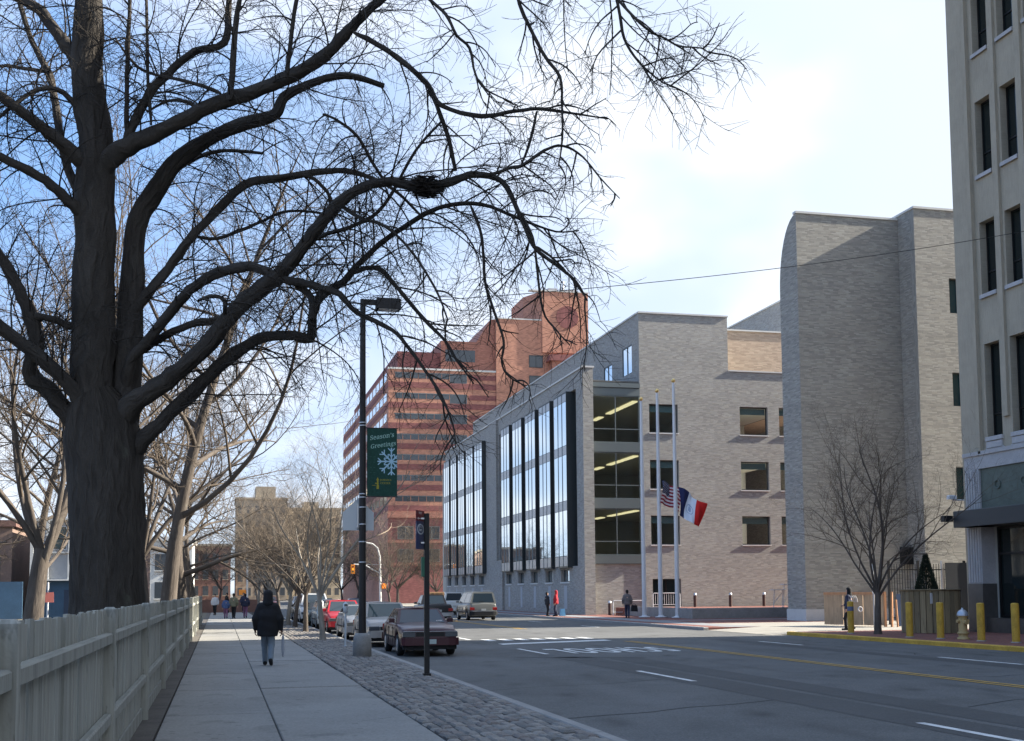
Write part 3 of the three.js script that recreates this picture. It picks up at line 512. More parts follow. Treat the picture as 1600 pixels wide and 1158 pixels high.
{ // ---- brick civic building with glazed street front
  const X = 25.2, F = 80.6, P = 17.75, b = thing('library_building', 'grey brick civic building with tall glass bays facing the street', 'building', [X, 0, F]);
  const bays2 = [[83.6, 87.0], [88.1, 91.4], [92.6, 95.9], [97.1, 100.3], [101.5, 104.7]], bays1 = [[112.8, 116.4], [117.2, 120.6], [121.6, 124.8], [125.9, 129.0], [130.0, 133.1]];
  const low = [...bays2, ...bays1].map(([a, c]) => rect(a + 0.9, c - 0.25, 2.38, 3.3));
  part('street_wall', wall(rect(81.2, 134, 0, P), [rect(82.3, 104.95, 3.52, 16.5), rect(112.6, 133.5, 3.52, 16.4), rect(105.6, 107.0, 4.6, 16.3), ...low], X, 0.55, 'x'), M.lib, b);
  part('curtain_wall', B(X + 0.56, X + 0.7, 2.2, 16.6, 82.2, 134), M.frameDark, b);
  part('slot_window', paneX(105.6, 107.0, 4.6, 16.3, X + 0.5), M.darkGlass, b);
  low.forEach((q) => { const w = part('low_window', paneX(q[0][0], q[1][0], 2.38, 3.3, X + 0.3), M.mirrorGlass, b); part('frame', frameX(q[0][0], q[1][0], 2.38, 3.3, X + 0.26, 0.07, 0.038), M.frameDark, w); part('sill', B(X - 0.06, X + 0.25, 2.27, 2.377, q[0][0] - 0.05, q[1][0] + 0.05), M.coping, w); });
  const rr = RNG(31);
  const levels = [[4.3, 7.65], [8.38, 11.78], [12.5, 15.75]], spans = [[3.54, 4.26], [7.68, 8.35], [11.81, 12.47], [15.78, 16.38]];
  for (const [a, c] of [...bays2, ...bays1]) {
    const bay = part('glass_bay', B(X - 0.38, X + 0.5, 3.5, 16.42, a, a + 0.06).box(X - 0.38, X + 0.5, 3.5, 16.42, c - 0.06, c).box(X - 0.38, X + 0.5, 3.44, 3.5, a, c).box(X - 0.38, X + 0.5, 16.42, 16.5, a, c).box(X - 0.2, X - 0.1, 3.5, 16.42, a + 0.06, c - 0.06), M.frameDark, b);
    for (const [y0, y1] of spans) part('spandrel', B(X - 0.37, X - 0.33, y0, y1, a + 0.07, c - 0.07), M.spandrel, bay);
    const w = (c - a - 0.14) / 3;
    for (const [y0, y1] of levels) for (let k = 0; k < 3; k++) {
      const z = a + 0.07 + k * w, zz = z + w / 2, ym = (y0 + y1) / 2, g = new GB().box(-0.008, 0.008, -(y1 - y0) / 2, (y1 - y0) / 2, -w / 2 + 0.02, w / 2 - 0.02).geo();
      const o = meshOf('pane', g, M.mirrorGlass); o.position.set(X - 0.36 - X, ym, -zz + F); o.rotation.set((0), (rr() - 0.5) * 0.006, (rr() - 0.5) * 0.006); bay.add(o);
    }
    part('mullion', B(X - 0.40, X - 0.32, 3.54, 16.4, a + 0.07 + w - 0.02, a + 0.07 + w + 0.02).box(X - 0.40, X - 0.32, 3.54, 16.4, a + 0.07 + 2 * w - 0.02, a + 0.07 + 2 * w + 0.02), M.frameGrey, bay);
  }
  for (const [a, c] of [...bays2, ...bays1]) part('pale_panel', B(X - 0.012, X - 0.002, 0.35, 2.1, a + 1.5, c - 1.1), std([0.40, 0.41, 0.43], 0.85), b);
  part('corner_pillar', B(X - 0.004, 25.98, 0, P + 0.004, F, 81.19), M.lib, b);
  part('coping', B(X - 0.08, X + 0.62, P + 0.004, P + 0.13, 81.3, 134.1).box(X - 0.08, 26.06, P + 0.006, P + 0.134, F - 0.08, 81.29), M.coping, b);
  part('pier', B(X - 0.22, X - 0.003, 4.55, P - 0.002, 107.3, 110.4), M.lib, b); part('base_course', B(X - 0.2, X - 0.003, 0, 4.55, 105.2, 110.6), M.lib, b);
  part('flat_roof', B(X + 0.56, 29.7, 16.9, 17.0, 81.3, 134), M.roof, b);
  // glazed bay facing down the street
  part('entrance_wall', B(25.99, 29.74, 0, 3.62, 81.3, 81.6), M.lib, b);
  for (const [y0, y1, z] of [[16.48, 16.82, 81.05], [15.9, 16.46, 81.16], [11.74, 12.42, 81.12], [7.64, 8.32, 81.12], [3.64, 4.24, 81.12]]) part('bay_spandrel', B(25.99, 29.74, y0, y1, z, 81.5), M.frameGrey, b);
  for (const [y0, y1] of [[4.25, 7.63], [8.33, 11.73], [12.43, 15.89]]) {
    for (const [l0, l1] of [[26.0, 27.85], [27.86, 29.73]]) part('pane', paneZ(l0, l1, y0, y1, 81.28), M.clearGlass, b);
    part('mullion', frameZ(26.0, 29.73, y0, y1, 81.2, 0.07, 0.07, [27.86], [y0 + 1.0]), M.frameGrey, b);
  }
  for (const y of [3.64, 7.68, 11.78, 15.9]) part('floor_slab', B(25.85, 44, y, y + 0.45, 81.65, 98), M.interior, b);
  part('room_wall', B(25.85, 44, 3.6, 16.4, 98.01, 98.2).box(37.01, 37.2, 3.7, 16.3, 81.65, 98), M.plaster, b);
  for (const y of [7.68, 11.78, 15.9]) for (const [a, c] of [[83.2, 86.2], [86.5, 89.6], [91.4, 93.4]]) {
    const s = part('ceiling_light', B(29.9, 30.35, y - 0.09, y - 0.03, a, c), std([0.9, 0.85, 0.6], 0.6, { emissive: lin(1, 0.84, 0.48), emissiveIntensity: 0.30 }), b);
    const l = new THREE.RectAreaLight(lin(1, 0.84, 0.5), 1.2, 0.45, c - a); l.position.set(30.125, y - 0.1, -(a + c) / 2); l.rotation.x = -Math.PI / 2; scene.add(l);
  }
  // main brick wall with square windows
  const wl = [[30.47, 32.72], [37.66, 39.93], [40.86, 43.1]], wr = [[5.02, 7.14], [9.1, 11.23], [13.24, 15.36]], holes = [rect(30.52, 32.72, 0.55, 2.53)];
  for (const [a, c] of wl) for (const [d, e] of wr) holes.push(rect(a, c, d, e));
  part('front_wall', wall([[29.75, 0], [46, 0], [46, 18], [36.8, 18], [36.8, 22.1], [29.75, 22.1]], holes, 81.2, 0.45, 'z'), M.lib, b);
  part('coping', B(29.7, 36.85, 22.102, 22.22, 81.12, 81.66).box(36.852, 46.05, 18.002, 18.1, 81.12, 81.7), M.coping, b);
  part('room_wall', B(30.4, 37, 0.5, 3.6, 84, 84.2), M.plaster, b);
  for (const [a, c] of wl) for (const [d, e] of wr) { const w = part('window', paneZ(a, c, d, e, 81.5), M.clearGlass, b); part('frame', frameZ(a, c, d, e, 81.43, 0.08, 0.065), M.frameDark, w); part('sill', B(a - 0.04, c + 0.04, d - 0.09, d - 0.002, 81.13, 81.42), M.coping, w); part('blind', B(a + 0.09, c - 0.09, e - 0.55, e - 0.09, 81.53, 81.55), std([0.10, 0.16, 0.17], 0.8), w); }
  const dr = part('door', paneZ(30.52, 32.72, 0.55, 2.53, 81.5), M.darkGlass, b); part('frame', frameZ(30.52, 32.72, 0.55, 2.53, 81.42, 0.08, 0.07, [31.62]), M.blackMetal, dr);
  part('upper_wall', wall(rect(81.66, 140, 16.9, 22.1), [rect(82.7, 84.9, 17.9, 20.1), rect(87.3, 89.4, 17.9, 19.5)], 29.75, 0.4, 'x'), M.lib, b);
  for (const [a, c, d, e] of [[82.7, 84.9, 17.9, 20.1], [87.3, 89.4, 17.9, 19.5]]) { const w = part('window', paneX(a, c, d, e, 29.80), M.mirrorGlass, b); part('frame', frameX(a, c, d, e, 29.755, 0.08, 0.04, [(a + c) / 2]), M.frameDark, w); }
  part('coping', B(29.68, 30.2, 22.102, 22.22, 81.67, 140), M.coping, b);
  part('core', B(30.3, 36.8, 16.8, 22.0, 82, 139.9).box(37.2, 46, 0, 17.9, 98.3, 139.9).box(25.95, 37, 0, 16.5, 98.3, 139.9), M.plaster, b);
  part('roof', B(36.81, 46, 16.5, 16.6, 81.7, 140), M.roof, b);
  part('penthouse', B(39.6, 52, 16.6, 22.6, 87.5, 112), M.tan, b); part('coping', B(39.5, 52.1, 22.602, 22.72, 87.4, 112.1), M.coping, b);
  part('rear_block', B(50, 72, 0, 28.2, 98, 126), M.lib, b); part('coping', B(49.9, 72.1, 28.202, 28.32, 97.9, 126.1), M.coping, b);
}

{ // ---- brick stair tower with a curved crown
  const b = thing('brick_tower', 'windowless buff brick tower with a rounded crown and stone base', 'building', [30.5, 0, 58]);
  const prof = [[58, 0.62], [60.1, 0.62], [60.1, 18.4]]; for (let k = 1; k <= 10; k++) { const a = k / 10 * Math.PI / 2; prof.push([58.05 + 2.05 * Math.cos(a), 18.4 + 3.9 * Math.sin(a)]); } prof.push([58, 22.3]);
  part('blade_wall', new GB().prism(prof, 'x', 30.5, 36.74), M.tower, b);
  part('stone_base', B(30.44, 36.74, 0.002, 0.618, 57.94, 60.16), M.coping, b);
  part('coping', B(30.46, 36.73, 22.302, 22.42, 57.94, 58.3).box(36.7, 58.1, 22.5, 22.62, 56.34, 56.75).box(36.7, 37.1, 22.501, 22.619, 56.76, 60), M.coping, b);
  const wins = [[38.8, 39.42, 16.76, 18.7], [38.8, 39.42, 11.6, 13.46], [38.8, 39.42, 6.44, 8.25]];
  part('front_wall', wall(rect(36.75, 58, 0, 22.498), wins.map((w) => rect(...w)), 56.4, 0.4, 'z'), M.tower, b);
  part('side_wall', B(36.75, 37.15, 0, 22.497, 56.81, 70.6), M.tower, b);
  for (const [a, c, d, e] of wins) { const w = part('window', paneZ(a, c, d, e, 56.62), M.tealGlass, b); part('frame', frameZ(a, c, d, e, 56.56, 0.05, 0.055), M.frameDark, w); }
  part('core', B(37.16, 58, 0, 22.3, 56.9, 70.6).box(34.6, 36.74, 0, 17.6, 60.11, 66), M.tower, b);
  part('vent_box', B(36.2, 36.72, 3.0, 3.95, 57.5, 57.99), M.blackMetal, b);
}

{ // ---- striped red brick block beyond
  const F = 181.8, X = 25.2, b = thing('red_brick_building', 'tall stepped red and orange striped brick building behind the civic building', 'building', [X, 0, F]);
  part('main_block', B(X, 42.4, 0, 36.5, F, 251), M.redLight, b);
  part('right_block', B(42.41, 57.6, 0, 45.2, F - 0.3, 250.9), M.redLight, b);
  part('parapet_tier', B(26.8, 33.6, 36.51, 39.6, F + 1.2, 245), M.redDark, b);
  part('parapet_tier', B(33.61, 39.3, 36.51, 41.4, F + 0.4, 240), M.redMid, b);
  part('sloped_tier', new GB().prism([[39.31, 36.51], [42.39, 36.51], [42.39, 45.2], [41.7, 45.2], [39.31, 41.4]], 'z', F + 0.4, 240), M.redMid, b);
  part('stair_head', new GB().prism([[48.0, F + 4], [50.0, F - 0.6], [57.75, F - 0.6], [57.75, F + 12], [48, F + 12]], 'y', 40, 50.0), M.redLight, b);
  const disc = new THREE.CylinderGeometry(1.85, 1.85, 0.12, 32); disc.rotateX(Math.PI / 2); disc.translate(54.2, 45.9, -(F - 0.62)); part('round_panel', new GB().add(disc), M.redDark, b);
  const eq = part('roof_plant', B(51.5, 53, 50, 51.0, F + 1, F + 3).box(54.6, 56.2, 50, 50.9, F + 1, F + 3), M.greyPanel, b); part('mast', new GB().rod([53.8, 50, -(F + 0.2)], [53.8, 52, -(F + 0.2)], 0.16), M.whiteMetal, eq);
  part('coping', B(X - 0.1, 42.4, 36.502, 36.78, F - 0.12, F + 0.5).box(42.3, 50, 45.202, 45.4, F - 0.4, F + 0.4).box(47.9, 57.85, 50.002, 50.2, F - 0.7, F + 0.3), M.coping, b);
  for (let k = 0; k < 7; k++) {
    const y = 35.95 - 3.23 * k;
    part('brick_band', B(X - 0.05, 42.4, y - 2.3, y - 1.42, F - 0.06, F - 0.002), M.redDark, b); part('brick_band', B(38.0, 42.4, y - 0.8, y, F - 0.058, F - 0.002), M.redDark, b);
    part('brick_band', B(X - 0.055, X - 0.002, y - 2.3, y - 1.42, F + 0.002, 251), M.redDark, b);
    for (let c = 0; c < 7; c++) { const w = part('window', B(26.25 + c * 1.24, 26.25 + c * 1.24 + 1.14, y - 0.8, y, F - 0.02, F + 0.05), M.farWindow, b); }
    part('window', B(35.0, 37.6, y - 1.36, y + 0.05, F - 0.022, F + 0.05), M.farWindow, b); part('window_surround', B(34.93, 37.67, y - 1.4, y + 0.09, F - 0.018, F + 0.04), M.frameGrey, b);
    part('lintel', B(26.1, 34.9, y, y + 0.1, F - 0.05, F - 0.002), M.frameGrey, b);
    for (let c = 0; c < 15; c++) part('window', B(X - 0.03, X + 0.05, y - 0.95, y + 0.25, F + 2.0 + c * 4.5, F + 2.0 + c * 4.5 + 3.4), M.mirrorGlass, b);
  }
  part('base_cladding', B(X - 0.08, 42.5, 0, 13.2, F - 0.1, F - 0.004), M.redDark, b); part('base_cornice', B(X - 0.2, 42.6, 13.2, 14.2, F - 0.3, F - 0.004), M.redMid, b);
  for (const y of [9.9, 6.4]) { for (let c = 0; c < 4; c++) { const w = part('window', B(26.6 + c * 4.1, 26.6 + c * 4.1 + 2.5, y, y + 2.0, F - 0.12, F - 0.02), M.farWindow, b); part('frame', frameZ(26.6 + c * 4.1, 26.6 + c * 4.1 + 2.5, y, y + 2.0, F - 0.16, 0.1, 0.035, [26.6 + c * 4.1 + 1.25]), M.frameGrey, w); } part('sill_band', B(X - 0.15, 42.5, y - 0.55, y - 0.2, F - 0.2, F - 0.104), M.redMid, b); }
  for (const y of [37.5, 34.2, 31.0]) { const w = part('window', B(47.8, 50.1, y, y + 2.0, F - 0.33, F - 0.2), M.farWindow, b); part('frame', frameZ(47.8, 50.1, y, y + 2.0, F - 0.37, 0.12, 0.035, [48.95]), M.frameDark, w); }
  part('window', B(34.3, 39.1, 38.1, 40.0, F + 0.36, F + 0.5), M.farWindow, b);
  part('bay_roof', new GB().prism([[50.6, 38.4], [57.5, 38.4], [57.5, 39.4], [50.9, 39.4]], 'z', F - 2.4, F - 0.31), M.redDark, b); part('bay_wall', B(51.2, 57.4, 30, 38.4, F - 2.0, F - 0.31), M.redMid, b);
}

function farBuilding(name, label, L0, L1, H, Z0, Z1, m, rows, cols, group, o = {}) {
  const b = thing(name, label, 'building', [L0, 0, Z0], group); part('wall', B(L0, L1, 0, H, Z0, Z1), m, b); part('cornice', B(L0 - 0.3, L1 + 0.3, H + 0.002, H + 0.5, Z0 - 0.3, Z1 + 0.3), o.trim || M.farTan, b);
  const fh = H / (rows + 0.4), cw = (L1 - L0) / cols;
  for (let r = 0; r < rows; r++) for (let c = 0; c < cols; c++) { const l = L0 + cw * (c + 0.22), y = fh * (r + 0.35), w = part('window', B(l, l + cw * 0.56, y, y + fh * 0.58, Z0 - 0.03, Z0 + 0.1), M.farWindow, b); part('sill', B(l - 0.1, l + cw * 0.56 + 0.1, y - 0.15, y - 0.002, Z0 - 0.14, Z0 - 0.002), o.trim || M.farTan, w); }
  if (o.tower) part('roof_house', B(...o.tower), m, b);
  return b;
}
const GF = 'far buildings at the end of the street';
farBuilding('apartment_building', 'far tan apartment block with a roof house, above the walker\'s head', 3.8, 16.2, 25, 300, 322, M.farTan, 7, 6, GF, { tower: [8.6, 13.5, 25.5, 28.6, 304, 316] });
farBuilding('apartment_building', 'far brown apartment block right of the tan one, behind the street trees', 17.0, 31.5, 24, 320, 345, M.farTan, 7, 7, GF, { tower: [22, 26, 24.5, 26.4, 325, 335] });
farBuilding('brick_house', 'low far brick building with pale cornice left of the tan block', -9, 2.5, 13, 290, 310, M.farBrick, 3, 5, GF);
farBuilding('brick_house', 'low brown far building straight down the pavement', -22, -10, 11, 260, 280, M.farBrown, 3, 5, GF);
farBuilding('white_building', 'bright white rendered building seen between the left tree trunks', -8.2, -3.3, 8.2, 150, 165, M.whiteWall, 2, 2, undefined, { trim: M.whiteWall });
farBuilding('brick_house', 'low red brick building with a flat roof behind the leftmost tree', -34, -15.6, 7.0, 98, 118, M.farBrown, 1, 5, undefined, { trim: M.farBrick });
{ // pale clinic-like block with a blue ground floor
  const b = thing('panel_building', 'pale panel building with white fins and blue ground floor behind the big trunk', 'building', [-13.8, 0, 95]);
  part('upper_wall', B(-13.8, -6.5, 2.9, 7.3, 95, 110), M.greyPanel, b); part('ground_wall', B(-13.7, -6.6, 0, 2.9, 95.15, 110), M.bluePaint, b); part('roof_edge', B(-13.9, -6.4, 7.3, 7.5, 94.8, 110), M.whiteWall, b);
  for (const L of [-13.82, -12.7, -11.15, -9.6]) part('fin', B(L, L + 0.22, 2.9, 7.3, 94.78, 94.998), M.whiteWall, b);
  part('ledge', B(-13.8, -6.5, 4.85, 4.95, 94.8, 94.997), M.whiteWall, b); part('ledge', B(-13.8, -6.5, 2.78, 2.9, 94.7, 94.997), M.whiteWall, b);
  for (const L of [-12.4, -10.85]) { const w = part('window', B(L, L + 1.15, 5.1, 6.9, 94.96, 95.02), M.tealGlass, b); part('frame', frameZ(L, L + 1.15, 5.1, 6.9, 94.93, 0.06, 0.028), M.whiteMetal, w); }
  part('door', B(-11.4, -10.7, 0.02, 2.1, 95.08, 95.14), std([0.03, 0.05, 0.09], 0.6), b);
  const w2 = single('blue_hoarding', B(-40, -13.95, 0, 2.7, 92.6, 92.75), M.bluePaint, 'long plain blue hoarding wall at the far left edge', 'hoarding');
  const s = thing('sign_post', 'thin white post with a small red and white sign before the blue wall', 'sign post', [-11.6, 0, 88]); part('post', new GB().rod([-11.6, 0, -88], [-11.6, 2.6, -88], 0.06), M.whiteMetal, s); part('sign_panel', B(-11.75, -11.2, 1.2, 1.9, 87.86, 87.9), std([0.62, 0.18, 0.14], 0.6), s);
}
single('low_wall', B(-1.6, 3.4, 0, 1.15, 112, 112.5), M.farBrick, 'low reddish brick wall across the far end of the pavement', 'wall');
// ================================================================ trees
const V = {
  add: (a, b, k = 1) => [a[0] + b[0] * k, a[1] + b[1] * k, a[2] + b[2] * k], sub: (a, b) => [a[0] - b[0], a[1] - b[1], a[2] - b[2]],
  len: (a) => Math.hypot(a[0], a[1], a[2]), norm: (a) => { const l = Math.hypot(a[0], a[1], a[2]) || 1e-6; return [a[0] / l, a[1] / l, a[2] / l]; },
  rnd: (r) => { const z = 2 * r() - 1, t = 6.2832 * r(), s = Math.sqrt(1 - z * z); return [s * Math.cos(t), z, s * Math.sin(t)]; },
  perp: (d, r) => { for (;;) { const v = V.rnd(r), k = v[0] * d[0] + v[1] * d[1] + v[2] * d[2], p = V.add(v, d, -k); if (V.len(p) > 0.25) return V.norm(p); } },
};
function walk(p, d, len, n, r, wob, pull) {                      // a crooked path; pull(t) gives the vertical bias
  const pts = [p]; let q = p, k = d, a = V.rnd(r);
  for (let i = 0; i < n; i++) { a = V.norm(V.add(a, V.rnd(r), 0.75)); k = V.norm(V.add(V.add(k, a, wob), [0, pull((i + 1) / n), 0])); q = V.add(q, k, len / n); pts.push(q); }
  return pts;
}
const taper = (n, a, b) => Array.from({ length: n }, (_, i) => mix(a, b, i / (n - 1)));
const dirAt = (pts, i) => V.norm(V.sub(pts[Math.min(pts.length - 1, i + 1)], pts[Math.max(0, i - 1)]));
function at(pts, t) { const x = t * (pts.length - 1), i = Math.min(pts.length - 2, Math.floor(x)), f = x - i; return [mix(pts[i][0], pts[i + 1][0], f), mix(pts[i][1], pts[i + 1][1], f), mix(pts[i][2], pts[i + 1][2], f)]; }
function spray(gb, pts, r0, level, r, o) {                       // side shoots along a path
  const L = pts.reduce((s, q, i) => i ? s + V.len(V.sub(q, pts[i - 1])) : 0, 0);
  const n = Math.max(2, Math.round(L * o.per[level] * (0.8 + 0.4 * r())));
  for (let k = 0; k < n; k++) {
    const t = mix(o.from ?? 0.15, 1, (k + r()) / n), i = Math.min(pts.length - 2, Math.floor(t * (pts.length - 1))), p = at(pts, t), d = dirAt(pts, i);
    const s = V.norm(V.add(V.add(V.perp(d, r), d, 0.55 + 0.7 * r()), [0, o.lift ?? 0, 0])), rad = Math.min(o.rad[level], r0 * 0.75); let len = o.len[level] * (0.45 + 0.9 * r()) * (1.1 - 0.45 * t) * (o.lenBy && level === 0 ? Math.min(1, 0.24 + r0 * 6) : 1);
    if (o.max) len = Math.min(len, o.max * (0.7 + 0.6 * r()));
    const m = [9, 6, 4][level], q = walk(p, s, len, m, r, o.wob ?? 0.22, (u) => (o.pull ?? ((x) => 0))(u, level));
    gb.tube(q, taper(m + 1, rad, rad * (level === 2 ? 0.55 : 0.45)), level === 0 ? 4 : 3);
    if (level < 2) spray(gb, q, rad, level + 1, r, { ...o, from: 0.12, max: o.lenBy ? len * 0.72 : 0 });
  }
}
function smooth(flat, per = 4) {                                 // Catmull-Rom through x, y, z, radius
  const n = flat.length / 4, g = (i, c) => flat[4 * Math.max(0, Math.min(n - 1, i)) + c], pts = [], rad = [];
  for (let i = 0; i < n - 1; i++) for (let k = 0; k < (i === n - 2 ? per + 1 : per); k++) {
    const t = k / per, f = (c) => { const [a, b, d, e] = [g(i - 1, c), g(i, c), g(i + 1, c), g(i + 2, c)]; return 0.5 * (2 * b + (d - a) * t + (2 * a - 5 * b + 4 * d - e) * t * t + (3 * b - a - 3 * d + e) * t * t * t); };
    pts.push([f(0), f(1), f(2)]); rad.push(Math.max(0.004, f(3)));
  }
  return { pts, rad };
}
